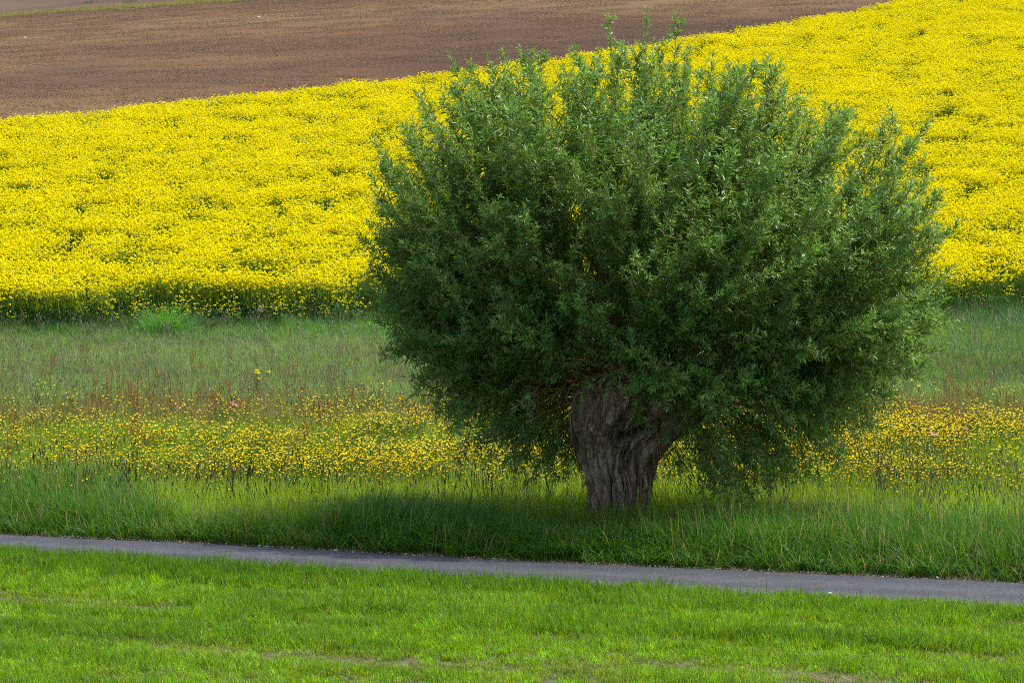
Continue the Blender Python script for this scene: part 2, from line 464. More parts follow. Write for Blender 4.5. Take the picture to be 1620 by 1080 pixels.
# road: an asphalt lane with ragged edges and a faint camber
nu, nv = 400, 31
uu = np.linspace(-40, 40, nu)
e_far = 0.10 * (fbm(uu * 1.3, 0 * uu, 51) - 0.5) * 2
e_near = 0.14 * (fbm(uu * 1.1, 0 * uu + 9, 52) - 0.5) * 2
tv = np.linspace(0, 1, nv)
vv = (-ROAD_W + e_near)[:, None] * (1 - tv) + e_far[:, None] * tv
U = uu[:, None].repeat(nv, 1)
RX, RY = road_xy(U, vv)
lane = np.exp(-((vv + 1.15) / 0.3) ** 2) * 0.5 + np.exp(-((vv + 2.1) / 0.35) ** 2) * 0.9
RZ = terrain(RX, RY) + 0.03 + 0.03 * np.sin(tv * PI)[None, :]
RZ[:, 0] -= 0.05; RZ[:, -1] -= 0.05
i = np.arange(nu * nv).reshape(nu, nv)
Q = np.stack([i[:-1, :-1], i[1:, :-1], i[1:, 1:], i[:-1, 1:]], -1).reshape(-1, 4)
road = put('road', np.stack([RX, RY, RZ], -1), quads=Q, mats=[M_road], shade=True, attrs={'lane': lane.ravel(), 'edge': np.exp(-np.minimum(tv, 1 - tv)[None, :].repeat(nu, 0) / 0.045).ravel()})
tag(road, 'narrow grey asphalt lane crossing in front of the willow', 'road', kind='structure')

# ------------------------------------------------------------------ willow
TX, TY = 1.48, 48.6
TZ = float(terrain(TX, TY))
tree = empty('willow_tree', (TX, TY, TZ))
tag(tree, 'pollarded willow with stout gnarled trunk and wide round crown beside the lane', 'tree')

# trunk (coordinates relative to the tree's base)
zs_ = np.array([-0.3, 0.0, 0.13, 0.66, 1.02, 1.2, 1.37, 1.64, 1.9, 2.1, 2.25, 2.32])
xl_ = np.array([0.86, 0.92, 0.985, 0.95, 0.87, 0.83, 0.79, 0.76, 0.80, 0.95, 1.25, 1.6]) - TX
xr_ = np.array([2.12, 2.04, 1.965, 2.035, 2.14, 2.34, 2.62, 2.92, 2.92, 2.65, 2.2, 1.75]) - TX
ry_ = np.array([0.62, 0.56, 0.50, 0.52, 0.56, 0.62, 0.68, 0.74, 0.74, 0.62, 0.4, 0.1])
nz, na = 260, 420
tz = np.linspace(-0.3, 2.315, nz)
th = np.linspace(0, 2 * PI, na, endpoint=False)
xl, xr, ry = (np.interp(tz, zs_, q) for q in (xl_, xr_, ry_))
def sm1(a, w=9):
    ker = np.ones(w) / w
    return np.convolve(np.pad(a, w // 2, 'edge'), ker, 'valid')
xl, xr, ry = sm1(xl), sm1(xr), sm1(ry)
A, Zg = np.meshgrid(th, tz)
tw = A + 0.35 * Zg                                   # the grain twists a little
def ang(f, fz, seed, oct=4):                         # noise periodic round the trunk
    s, a, t = 0.0, 0.5, 0.0
    for q in range(oct):
        F = f * 2 ** q
        p = (tw / (2 * PI) * F) % F
        x0 = np.floor(p); fx = p - x0; fx = fx * fx * (3 - 2 * fx)
        zz = Zg * fz * 2 ** q; z0 = np.floor(zz); fz_ = zz - z0; fz_ = fz_ * fz_ * (3 - 2 * fz_)
        h = lambda a1, b1: _hash(np.mod(a1, F), b1 + 50, seed + q)
        v = (h(x0, z0) * (1 - fx) + h(x0 + 1, z0) * fx) * (1 - fz_) + (h(x0, z0 + 1) * (1 - fx) + h(x0 + 1, z0 + 1) * fx) * fz_
        s = s + a * v; t += a; a *= 0.6
    return s / t
lump = ang(5, 0.9, 3, 3) - 0.5
tw = tw + 0.40 * (ang(4, 1.4, 8, 2) - 0.5) * (0.3 + smooth(0.5, 1.5, Zg))
fur = ang(14, 0.5, 11, 4)
fur2 = ang(38, 1.2, 15, 3)
ridge = np.clip(np.abs(fur - 0.5) * 2.6, 0, 1)
ridge2_ = np.clip(np.abs(fur2 - 0.5) * 2.6, 0, 1)                        # furrowed bark
cxm = ((xl + xr) / 2)[:, None]; hw_ = ((xr - xl) / 2)[:, None]
fall = smooth(2.3, 2.0, Zg)
disp = (0.08 * lump + 0.32 * (ridge ** 0.5 - 0.7) + 0.17 * (ridge2_ ** 0.5 - 0.65) + 0.04 * (ang(90, 14, 23, 2) - 0.5)) * (0.35 + 0.65 * fall)
X = cxm + hw_ * np.cos(A) + disp * np.cos(A)
Y = ry[:, None] * np.sin(A) + disp * np.sin(A)
Z = Zg.copy()
# burls and folds on the face towards the road
def burl(bx, bz, rad, amt):
    d2 = ((X - (bx - TX)) ** 2 + (Zg - bz) ** 2 * 0.9) / rad ** 2
    f = np.exp(-d2) * (np.sin(A) < 0) * np.clip(-np.sin(A) * 1.6, 0, 1)
    return amt * f
push = burl(1.38, 1.60, 0.20, 0.24) + burl(1.12, 1.42, 0.15, 0.12) + burl(1.62, 1.86, 0.25, 0.15) + burl(2.2, 1.62, 0.3, 0.14) + burl(1.55, 1.2, 0.12, 0.08) + burl(1.95, 1.1, 0.16, 0.12)
groove = np.exp(-((Zg - (1.30 + 0.42 * (X - (1.5 - TX)) ** 1)) / 0.055) ** 2) * smooth(1.38 - TX, 1.55 - TX, X) * (1 - smooth(1.95 - TX, 2.15 - TX, X)) * (np.sin(A) < -0.2)
Y = Y - push * 1.5 + 0.34 * groove
Y[:, :] += 0.0
V = np.stack([X, Y, Z], -1).reshape(-1, 3)
ii = np.arange(nz * na).reshape(nz, na)
a_ = ii[:-1]; b_ = np.roll(a_, -1, 1); d_ = ii[1:]; c_ = np.roll(d_, -1, 1)
Q = np.stack([a_, b_, c_, d_], -1).reshape(-1, 4)
topc = len(V); V = np.vstack([V, [[1.72 - TX, 0, 2.33]]])
tr_ = np.stack([ii[-1], np.roll(ii[-1], -1), np.full(na, topc)], -1)
trunk = put('trunk', V, quads=Q, tris=tr_, mats=[M_bark], shade=True, parent=tree)

# crown
HX, HZ = 1.60 - TX, 2.0
elL = np.radians([-60, -47, -20, -6, 8, 16, 28, 40, 46, 54, 61, 70, 80, 90])
rL = np.array([1.5, 1.8, 2.35, 2.67, 3.13, 3.6, 4.1, 4.45, 4.75, 4.85, 4.9, 4.75, 4.62, 4.6])
elR = np.radians([-65, -35, -21, -6, 1, 10, 18, 27, 34, 41, 54, 67, 78, 90])
rR = np.array([1.9, 2.75, 3.2, 3.9, 4.1, 4.5, 4.65, 5.0, 5.15, 5.2, 4.7, 4.75, 4.65, 4.6])
def reach(d):
    el = np.arcsin(np.clip(d[..., 2], -1, 1))
    hxy = np.hypot(d[..., 0], d[..., 1]) + 1e-6
    s = (d[..., 0] / hxy + 1) / 2
    return 1.06 * (np.interp(el, elL, rL) * (1 - s) + np.interp(el, elR, rR) * s)
shoots = []
g_ = np.random.default_rng(3)
NF = 430
for kf in range(NF):
    zf = 1 - 2 * (kf + 0.5) / NF
    pf = kf * 2.399963
    d = np.array([math.sqrt(1 - zf * zf) * math.cos(pf), math.sqrt(1 - zf * zf) * math.sin(pf), zf]) + g_.normal(0, 0.055, 3)
    d /= np.linalg.norm(d)
    el = math.asin(d[2])
    if el < R(-48): continue
    if el < R(-8) and g_.random() > 0.85: continue
    if el < R(8) and d[1] < -0.5 and -0.75 < d[0] < 0.12 and g_.random() < 0.8: continue      # the front stays open over the trunk
    L = float(reach(d)) * (0.89 + 0.11 * g_.random())
    if el < 0: L *= 0.84 + 0.16 * g_.random()
    e = np.array([HX, 0, HZ]) + d * L * np.array([1.0, 0.68, 1])
    shoots.append((d, e, 1.0))
print('shoots', len(shoots))
# long sprouts that stand out of the outline
for px, py, dy in [(958, 26, -.3), (1019, 16, .2), (1068, 26, -.2), (708, 82, .1), (790, 78, .3), (1478, 178, 0), (1522, 345, .2), (600, 205, -.2), (572, 370, .2), (1212, 88, 0), (1128, 84, .4), (1010, 60, .6), (1395, 190, -.3), (605, 566, .2), (1490, 575, .2), (1170, 118, -.6), (660, 150, .3), (1300, 175, .2), (588, 300, 0)]:
    e = np.array([(px - 810) / 113.0 - TX, dy, (833 - py) / 113.0])
    d = e - np.array([HX, 0, HZ]); d /= np.linalg.norm(d)
    shoots.append((d, e, 0.45))
for px, py, dy in [(850, 755, -.5), (790, 735, .2), (730, 715, -.1), (700, 680, .3), (820, 700, -.8), (880, 735, .5), (1090, 785, .2), (1130, 765, -.5), (1180, 785, .1), (1230, 775, -.3), (1290, 755, .2), (1340, 730, 0), (1250, 720, -.8), (1160, 715, -.9), (1400, 690, .2), (650, 620, .2), (1110, 745, .6)]:
    e = np.array([(px - 810) / 113.0 - TX, dy, (833 - py) / 113.0])
    d = e - np.array([HX, 0, HZ]); d /= np.linalg.norm(d)
    shoots.append((d, e, 1.0))
NX = 19 + 17
P_sh = []
tw_o, tw_d, tw_l, tw_b = [], [], [], []
lf_o, lf_t, lf_s, lf_b = [], [], [], []
upv = np.array([0, 0, 1.0])
for si, (d, e, dens) in enumerate(shoots):
    el = math.asin(d[2])
    o = np.array([HX + 0.10 + 0.62 * d[0] * (1 if d[0] > 0 else 0.85), 0.45 * d[1], 1.95 + 0.28 * max(-0.6, d[2])])
    if d[2] < 0: o[2] = 1.75 + 0.2 * g_.random()
    Lh = np.linalg.norm(e - o)
    flat = np.array([d[0], d[1], 0]); flat /= np.linalg.norm(flat) + 1e-6
    if el > R(12):
        c = o + (d * 0.62 + flat * 0.40 * math.cos(el) - upv * 0.06) * Lh * 0.5 + g_.normal(0, 0.10, 3)
    else:
        c = (o + e) / 2 + upv * Lh * (0.12 + 0.22 * max(0, -math.sin(el) + 0.2)) + g_.normal(0, 0.10, 3)
    t = np.linspace(0, 1, 11)[:, None]
    P = o * (1 - t) ** 2 + c * 2 * t * (1 - t) + e * t ** 2
    P[1:] += np.cumsum(g_.normal(0, 0.010, (10, 3)), 0)
    P_sh.append(P)
    # side twigs
    n = int(Lh * (13 if el > R(-2) else 9.5) * (0.6 if dens < 1 else 1))
    tt = 0.26 + 0.72 * g_.random(n) ** 0.85
    if dens < 1: tt = 0.3 + 0.68 * g_.random(n)
    for q in tt:
        k = min(9, int(q * 10)); f = q * 10 - k
        p = P[k] * (1 - f) + P[k + 1] * f
        tg = P[k + 1] - P[k]; tg /= np.linalg.norm(tg)
        rv = g_.normal(size=3); rv -= tg * rv.dot(tg); rv /= np.linalg.norm(rv)
        a = R(24 + 28 * g_.random())
        dd = tg * math.cos(a) + rv * math.sin(a) + upv * (0.42 if el > 0 else -0.10)
        dd /= np.linalg.norm(dd)
        l = (0.22 + 0.60 * g_.random()) * (1.12 - 0.62 * q ** 2) * (0.5 if dens < 1 else 1)
        tw_o.append(p); tw_d.append(dd); tw_l.append(l); tw_b.append(el)
    # leaves on the shoot's own end
    m = int(Lh * 0.55 / (0.014 if el > R(-3) else 0.05))
    for q in 0.45 + 0.55 * g_.random(m):
        k = min(9, int(q * 10)); f = q * 10 - k
        lf_o.append(P[k] * (1 - f) + P[k + 1] * f)
        tg = P[k + 1] - P[k]; lf_t.append(tg / np.linalg.norm(tg)); lf_s.append(1.0); lf_b.append(el)
# second-order shoots that leave the main ones and fill the outer crown
X_sh = []
nmain = len(P_sh)
for kx in range(740):
    si = int(g_.integers(0, nmain - NX))
    d0 = shoots[si][0]; Pm = P_sh[si]
    el0 = math.asin(d0[2])
    if el0 < R(-4) and g_.random() < 0.45: continue
    k0 = int(g_.integers(2, 6)); o = Pm[k0]
    d = d0 + g_.normal(0, 0.17, 3); d /= np.linalg.norm(d)
    if d[2] < -0.35: continue
    e = np.array([HX, 0, HZ]) + d * float(reach(d)) * (0.78 + 0.21 * g_.random()) * np.array([1.0, 0.68, 1])
    Lh = np.linalg.norm(e - o)
    if Lh < 0.8: continue
    tg = Pm[k0 + 1] - Pm[k0]; tg /= np.linalg.norm(tg)
    c = o + tg * Lh * 0.45 + g_.normal(0, 0.06, 3)
    t = np.linspace(0, 1, 11)[:, None]
    P = o * (1 - t) ** 2 + c * 2 * t * (1 - t) + e * t ** 2
    X_sh.append(P)
    el = math.asin(d[2])
    n = int(Lh * (12 if el > R(0) else 8))
    for q in 0.15 + 0.83 * g_.random(n):
        k = min(9, int(q * 10)); f = q * 10 - k
        p = P[k] * (1 - f) + P[k + 1] * f
        tg = P[k + 1] - P[k]; tg /= np.linalg.norm(tg)
        rv = g_.normal(size=3); rv -= tg * rv.dot(tg); rv /= np.linalg.norm(rv)
        a = R(24 + 30 * g_.random())
        dd = tg * math.cos(a) + rv * math.sin(a) + upv * (0.42 if el > 0 else -0.10)
        dd /= np.linalg.norm(dd)
        tw_o.append(p); tw_d.append(dd); tw_l.append((0.18 + 0.42 * g_.random()) * (1.1 - 0.6 * q ** 2)); tw_b.append(el)
    m = int(Lh * 0.7 / (0.016 if el > R(0) else 0.03))
    for q in 0.3 + 0.7 * g_.random(m):
        k = min(9, int(q * 10)); f = q * 10 - k
        lf_o.append(P[k] * (1 - f) + P[k + 1] * f)
        tg = P[k + 1] - P[k]; lf_t.append(tg / np.linalg.norm(tg)); lf_s.append(1.0); lf_b.append(el)
X_sh = np.array(X_sh)
v, q = tubes(X_sh, np.linspace(0.0085, 0.002, 11)[None].repeat(len(X_sh), 0), 4)
tag(put('side_shoots', v, quads=q, mats=[M_shoot], shade=True, parent=tree, attrs={'var': np.repeat(g_.random(len(X_sh)), 44)}), kind='stuff')
for P in P_sh:
    L = np.linalg.norm(P[-1] - P[0])
    r = np.linspace(0.0075 + 0.0042 * L * 0.6, 0.002, 11)[None]
    v, q = tubes(P[None], r, 5)
    put('branch', v, quads=q, mats=[M_shoot], shade=True, parent=tree, attrs={'var': np.full(len(v), random.random())})
tw_o, tw_d, tw_l = np.array(tw_o), np.array(tw_d), np.array(tw_l)
def before_trunk(Q_):
    x, y, z = Q_[:, 0] + TX, Q_[:, 1], Q_[:, 2]
    lim = np.interp(x, [0.80, 0.95, 1.5, 1.75, 2.1, 2.6], [1.40, 1.80, 1.92, 1.50, 1.32, 1.30])
    return (y < 0.1) & (x > 0.80) & (x < 2.6) & (z < lim)
cl_ = ~(before_trunk(tw_o) | before_trunk(tw_o + tw_d * tw_l[:, None]))
tw_o, tw_d, tw_l = tw_o[cl_], tw_d[cl_], tw_l[cl_]
nt_ = len(tw_o)
s = np.linspace(0, 1, 5)[None, :, None]
bend = g_.normal(0, 0.10, (nt_, 1, 3)) + np.array([0, 0, -0.06])
P = tw_o[:, None] + tw_d[:, None] * tw_l[:, None, None] * s + bend * tw_l[:, None, None] * s ** 2
v, q = tubes(P[:, [0, 2, 4]], np.array([[0.0042, 0.003, 0.0012]]).repeat(nt_, 0), 3)
tg_ = put('twigs', v, quads=q, mats=[M_shoot], parent=tree, attrs={'var': np.repeat(g_.random(nt_), 9)})
tag(tg_, kind='stuff')
# leaves
O, T, SZ = [np.array(lf_o)], [np.array(lf_t)], [np.ones(len(lf_o))]
cnt = np.maximum(4, (tw_l / 0.0195).astype(int))
own = np.repeat(np.arange(nt_), cnt)
q = 0.10 + 0.90 * g_.random(len(own)) ** 0.7
k = np.minimum(3, (q * 4).astype(int)); f = (q * 4 - k)[:, None]
O.append(P[own, k] * (1 - f) + P[own, k + 1] * f)
tt = P[own, k + 1] - P[own, k]; T.append(tt / np.linalg.norm(tt, axis=1, keepdims=True))
SZ.append(1.05 - 0.35 * q)
O, T, SZ = np.concatenate(O), np.concatenate(T), np.concatenate(SZ)
rel = (O - np.array([HX, 0, HZ])) / np.array([1.0, 0.68, 1])
rr_ = np.linalg.norm(rel, axis=1); fr_ = rr_ / reach(rel / (rr_[:, None] + 1e-6))
kk = ~before_trunk(O) & (g_.random(len(O)) < (0.10 + 0.90 * smooth(0.42, 0.72, fr_)) * (0.72 + 0.28 * smooth(-0.10, 0.28, rel[:, 2] / (rr_ + 1e-6) + 0.10 * smooth(0, 1.5, rel[:, 0])))); O, T, SZ = O[kk], T[kk], SZ[kk]
nl = len(O)
rv = g_.normal(size=(nl, 3)); rv -= T * (rv * T).sum(1, keepdims=True); rv /= np.linalg.norm(rv, axis=1, keepdims=True)
a = np.radians(32 + 36 * g_.random(nl))[:, None]
LD = T * np.cos(a) + rv * np.sin(a) + np.array([0, 0, -0.10]); LD /= np.linalg.norm(LD, axis=1, keepdims=True)
up_ = upv + g_.normal(0, 0.55, (nl, 3)) + T * 0.5
SD = np.cross(LD, up_); SD /= np.linalg.norm(SD, axis=1, keepdims=True)
NM = np.cross(SD, LD)
ln = (0.088 + 0.046 * g_.random(nl)) * SZ
wd = ln * (0.095 + 0.035 * g_.random(nl))
b0 = O
tip = O + LD * ln[:, None] - NM * (ln * 0.10 * g_.random(nl))[:, None]
mid = O + LD * (ln * 0.45)[:, None] + NM * (ln * 0.06)[:, None]
l_ = mid - SD * wd[:, None]; r_ = mid + SD * wd[:, None]
V = np.stack([b0, r_, tip, l_], 1).reshape(-1, 3)
i4 = np.arange(nl)[:, None] * 4
tris = np.concatenate([i4 + [0, 1, 2], i4 + [0, 2, 3]], 0)
clump = fbm(O[:, 0] * 1.3 + O[:, 1] * .7, O[:, 2] * 1.3, 77, 2)
var = np.clip(0.15 + 0.7 * g_.random(nl) + 0.5 * (clump - 0.5), 0, 1)
crown = put('crown', V, tris=tris, mats=[M_leaf], parent=tree, attrs={'var': np.repeat(var, 4)})
tag(crown, kind='stuff')
print('leaves', nl, 'twigs', nt_)

# pale dead twigs curled at the left of the head
for pts in [[(905, 600), (898, 612), (894, 630), (912, 636), (930, 633)], [(938, 598), (925, 604), (912, 616), (903, 634)], [(922, 606), (926, 618), (931, 627), (929, 640)], [(946, 590), (930, 596), (918, 600), (900, 606)], [(900, 640), (902, 665), (903, 690)]]:
    p = np.array([[(x - 810) / 113 - TX, -0.62, (833 - y) / 113] for x, y in pts])
    t0 = np.linspace(0, 1, len(p)); t1 = np.linspace(0, 1, 12)
    pp = np.stack([np.interp(t1, t0, p[:, c]) for c in range(3)], -1)
    pp[:, 1] += 0.12 * np.sin(t1 * 3 + p[0, 2] * 9)
    pp[1:-1] = (pp[:-2] + pp[1:-1] * 2 + pp[2:]) / 4
    v, q = tubes(pp[None], np.linspace(0.011, 0.005, 12)[None], 5)
    put('dead_twig', v, quads=q, mats=[M_dead], shade=True, parent=tree)

# ------------------------------------------------------------------ rapeseed
def raceme(mb, c, r, n, seed, bud=True):
    g = np.random.default_rng(seed)
    d = g.normal(size=(n, 3)); d[:, 2] = np.abs(d[:, 2]) * 0.9 + 0.05; d /= np.linalg.norm(d, axis=1, keepdims=True)
    C = c + d * r * np.array([1, 1, 1.15]) * (0.65 + 0.45 * g.random((n, 1)))
    V, Q = cards(C, d + g.normal(0, 0.45, (n, 3)) + np.array([0, 0, .35]), 0.026, 1.0, seed)
    mb.add(V, Q, 0, np.repeat(g.random(n), 4))
    if bud:
        V, Q = cards(c + np.array([[0, 0, r * 1.25], [0.004, 0, r * 1.1]]), g.normal(size=(2, 3)), 0.018, 1.2, seed)
        mb.add(V, Q, 2, 0.5)

def crop_patch(name, seed, nr, ns, hj):
    g = np.random.default_rng(seed); mb = MB()
    for q in range(nr):
        x, y = g.random(2) * 1.1 - 0.55
        h = 1.14 + g.normal(0, hj) + 0.06 * math.sin(7 * x + seed) * math.cos(6 * y)
        raceme(mb, np.array([x, y, h]), 0.022 + 0.017 * g.random(), 10, seed * 1000 + q, q % 2 == 0)
        base = np.array([x + g.normal(0, .05), y + g.normal(0, .05), h - 0.5])
        v, f = tubes(np.stack([base, np.array([x, y, h])])[None], np.array([[0.006, 0.003]]), 3)
        mb.add(v, f, 2, g.random())
    for q in range(ns):
        x, y = g.random(2) * 1.1 - 0.55
        raceme(mb, np.array([x, y, 0.98 + g.normal(0, .08)]), 0.024, 6, seed * 2000 + q, False)
    n = 190
    C = np.stack([g.random(n) * 1.1 - .55, g.random(n) * 1.1 - .55, 0.06 + 0.86 * g.random(n)], -1)
    V, Q = cards(C, g.normal(size=(n, 3)) + np.array([0, 0, .6]), 0.11, 0.4, seed)
    C2 = np.stack([g.random(110) * 1.1 - .55, g.random(110) * 1.1 - .55, 0.86 + 0.22 * g.random(110)], -1)
    V2, Q2 = cards(C2, g.normal(size=(110, 3)) + np.array([0, -.3, .5]), 0.035, 1.0, seed + 1)
    mb.add(V2, Q2, 2, np.repeat(g.random(110), 4))
    mb.add(V, Q, 1, np.repeat(g.random(n), 4))
    return mb.out(name, [M_petal, M_rleaf, M_rbud], link=False)

def rape_plant(name, seed, h, fs=1.0):
    """one edge plant: branching stem, grey green leaves low down, racemes at the ends"""
    g = np.random.default_rng(seed)
    st, fl, le = MB(), MB(), MB()
    P0 = np.array([[0, 0, 0], [g.normal(0, .02), g.normal(0, .02), h * .5], [g.normal(0, .04), g.normal(0, .04), h]])
    v, q = tubes(P0[None], np.array([[0.009, 0.007, 0.004]]), 4); st.add(v, q, 0, .4)
    raceme(fl, P0[2], 0.036, 12, seed * 31)
    nb = g.integers(3, 7)
    for k in range(nb):
        z0 = h * (0.35 + 0.45 * g.random()); az = g.random() * 2 * PI
        out = 0.10 + 0.16 * g.random(); z1 = min(h * (0.72 + 0.3 * g.random()), z0 + 0.18 + 0.25 * g.random())
        e = np.array([out * math.cos(az), out * math.sin(az), z1])
        m = np.array([e[0] * .7, e[1] * .7, z0 + (z1 - z0) * .4])
        v, q = tubes(np.stack([[0, 0, z0], m, e])[None], np.array([[0.005, 0.004, 0.003]]), 3); st.add(v, q, 0, .5)
        raceme(fl, e, (0.022 + .016 * g.random()) * fs, int(8 * fs * fs), seed * 37 + k)
    n = 34
    az = g.random(n) * 2 * PI; z = h * (0.08 + 0.62 * g.random(n) ** 1.2)
    rr_ = 0.05 + 0.13 * g.random(n)
    C = np.stack([rr_ * np.cos(az), rr_ * np.sin(az), z], -1)
    N = np.stack([np.cos(az) * .4, np.sin(az) * .4, np.ones(n)], -1) + g.normal(0, .35, (n, 3))
    V, Q = cards(C, N, 0.12, 0.28, seed, up=np.stack([-np.sin(az), np.cos(az), 0 * az], -1))
    le.add(V, Q, 0, np.repeat(g.random(n), 4))
    return st, fl, le

crop = [crop_patch('crop_patch_%d' % k, 100 + k, 108, 52, 0.08) for k in range(6)] + [crop_patch('crop_patch_%d' % (6 + k), 200 + k, 74, 50, 0.09) for k in range(3)]
Xc, Yc = wedge(82, 262, 1.35, 4.0)
ed, fe = rape_edge(Xc) + 0.95 + 1.3 * (fbm(Xc / 1.7, 0 * Xc, 63, 2) - .5), far_edge(Xc)
mk = (Yc > ed) & (Yc < fe - 0.3)
Xc, Yc = Xc[mk], Yc[mk]
n = len(Xc)
band = fbm(Xc / 3.0 + 0.2 * Yc / 4, Yc / 1.6 - 0.16 * Xc / 1.6, 64, 3)
big = vnoise(Xc / 14, Yc / 9, 65)
green = (band + 0.25 * (big - .5) + 0.06 * smooth(150, 210, Yc)) < 0.27
idx = np.where(green | (rng.random(n) < 0.04), 6 + rng.integers(0, 3, n), rng.integers(0, 6, n))
hs = (1.0 + 0.10 * (band - 0.5) + rng.normal(0, 0.02, n)) * (0.90 + 0.10 * smooth(0, 3.0, Yc - rape_edge(Xc)))
sc = np.stack([1 + 0 * hs, 1 + 0 * hs, hs], -1)
rot = np.stack([0 * hs, 0 * hs, rng.random(n) * 2 * PI], -1)
scatter('rapeseed', np.stack([Xc, Yc, terrain(Xc, Yc)], -1), sc, rot, idx, protos('crop_patches', crop), None,
        'dense field of yellow flowering rapeseed covering the slope behind the willow', 'crop')
print('crop patches', n)

# the open front edge: single plants, mostly green, lower
eps = []
for k in range(8):
    st, fl, le = rape_plant('p', 300 + k, 0.85 + 0.05 * k)
    mb = MB()
    for src, m in ((fl, None), (st, 1), (le, 1)):
        for V_, Q_, M_, A_ in zip(src.V, src.Q, src.M, src.A):
            base_n = mb.n
            mb.V.append(V_); mb.A.append(A_); mb.M.append(M_ if m is None else np.full(len(Q_), m))
        off = mb.n
        for Q_ in src.Q: mb.Q.append(Q_ + off)
        mb.n += src.n
    eps.append(mb.out('edge_plant_%d' % k, [M_petal, M_rleaf, M_rbud], link=False))
Xe, _ = wedge(94, 95, 62.0, 4.0)
off = 1.5 * rng.random(len(Xe))
Ye = rape_edge(Xe) + off + 0.5 * (vnoise(Xe / 2.2, 0 * Xe, 63) - .5) - 0.1
keep = rng.random(len(Xe)) < 0.36 * (0.30 + 0.5 * off / 1.9 + 0.5 * (vnoise(Xe / 1.3, 0 * Xe + 3, 69) - .4))
Xe, Ye, off = Xe[keep], Ye[keep], off[keep]
n = len(Xe)
hs = 0.60 + 0.14 * off + rng.normal(0, 0.15, n)
scatter('rapeseed_margin', np.stack([Xe, Ye, terrain(Xe, Ye)], -1), hs, np.stack([rng.normal(0, .08, n), rng.normal(0, .08, n), rng.random(n) * 6.28], -1), rng.integers(0, 8, n),
        protos('edge_plants', eps), None, 'leafy green margin of the rapeseed field along the top of the meadow', 'crop')

# ------------------------------------------------------------------ grass
def tuft(name, **kw):
    V, Q, var = blades(**kw)
    return put(name, V, quads=Q, mats=[M_grass], attrs={'var': var}, link=False)

def headed(name, seed, n, h0, h1, rad, hl, hwid, extra=None):
    """flowering grass: thin stalks with a seed head each"""
    g = np.random.default_rng(seed); mb = MB()
    for k in range(n):
        x, y = g.normal(0, rad, 2); h = h0 + (h1 - h0) * g.random(); az = g.random() * 6.28; ln = 0.22 * g.random() * h
        t = np.linspace(0, 1, 4)[:, None]
        tip = np.array([x + ln * math.cos(az), y + ln * math.sin(az), h])
        P = np.array([x, y, 0]) * (1 - t) + tip * t; P[:, :2] = np.array([x, y]) + (tip[:2] - [x, y]) * t ** 2
        v, q = tubes(P[None], np.array([[0.0022, 0.002, 0.0016, 0.0012]]), 3); mb.add(v, q, 0, g.random())
        d = (P[3] - P[2]) / np.linalg.norm(P[3] - P[2])
        H = np.stack([tip - d * 0.01, tip + d * hl * .35, tip + d * hl * .7, tip + d * hl])
        v, q = tubes(H[None], np.array([[0.0025, hwid, hwid * .8, 0.001]]), 4); mb.add(v, q, 1, g.random())
    return mb.out(name, [M_grass, M_head], link=False)

mown = [tuft('mown_tuft_%d' % k, n=32, rad=0.10, h0=0.05, h1=0.13, w=0.0088, lean=0.45, curl=0.5, K=3, seed=400 + k) for k in range(5)]
tall = [tuft('tall_tuft_%d' % k, n=20, rad=0.12, h0=0.25, h1=0.72, w=0.0115, lean=0.32, curl=0.5, K=5, seed=420 + k) for k in range(5)]
lush = [tuft('lush_tuft_%d' % k, n=22, rad=0.13, h0=0.25, h1=0.70, w=0.0145, lean=0.38, curl=0.95, K=6, seed=440 + k, droop=0.05) for k in range(5)]
mead = [tuft('meadow_tuft_%d' % k, n=22, rad=0.13, h0=0.20, h1=0.48, w=0.010, lean=0.28, curl=0.4, K=4, seed=460 + k) for k in range(5)]

def colour(n, base, jit=0.12):
    c = np.array(base)[None, :] * np.exp(rng.normal(0, jit, (n, 1))) * np.exp(rng.normal(0, jit * 0.45, (n, 3)))
    return c

# mown grass in front of the lane
Xm, Ym = wedge(33.5, 49, 135, 2.0)
v_ = road_v(Xm, Ym); u_ = road_u(Xm, Ym)
edge_n = -ROAD_W + 0.45 * smooth(1, -7, u_) + 0.26 * (fbm(u_ * 1.5, 0 * u_, 71) - .5) * 2
k1 = v_ < edge_n
Xm, Ym, v_, u_ = Xm[k1], Ym[k1], v_[k1], u_[k1]
rowN = fbm(u_ / 5.5, v_ / 0.75, 72, 3); fineN = fbm(Xm * 1.2, Ym * 1.2, 73, 3)
bare = 0.8 * smooth(0.40, 0.28, rowN * 0.75 + fineN * 0.25)
lip = np.exp(-((v_ + ROAD_W + 0.55) / 0.55) ** 2)
ridge2 = np.exp(-((v_ + 5.0 + 0.5 * np.sin(u_ * .45)) / 0.45) ** 2) * smooth(-4, 1, u_) * (1 - smooth(9, 13, u_))
bareL = np.exp(-((v_ + 5.7 + 0.4 * np.sin(u_ * .5)) / 0.22) ** 2) * 0.85 * smooth(0.4, 0.6, fbm(u_ / 1.5, v_, 75, 2)) + np.exp(-((v_ + 8.0 + 0.3 * np.sin(u_ * .6)) / 0.25) ** 2) * 0.8 * smooth(0.4, 0.62, fbm(u_ / 1.5, v_, 76, 2))
bare = np.clip(bare + bareL * (1 - lip), 0, 1)
k2 = rng.random(len(Xm)) > bare * 0.55
Xm, Ym, v_, u_, rowN, fineN, bare, lip, ridge2 = (q[k2] for q in (Xm, Ym, v_, u_, rowN, fineN, bare, lip, ridge2))
n = len(Xm)
hs = (0.62 + 0.75 * smooth(0.3, 0.75, rowN) + 0.35 * (fineN - .5)) * (1 - 0.45 * bare) + 0.65 * lip + 0.5 * ridge2
hs *= np.exp(rng.normal(0, .16, n))
col = colour(n, (0.182, 0.335, 0.008), 0.22)
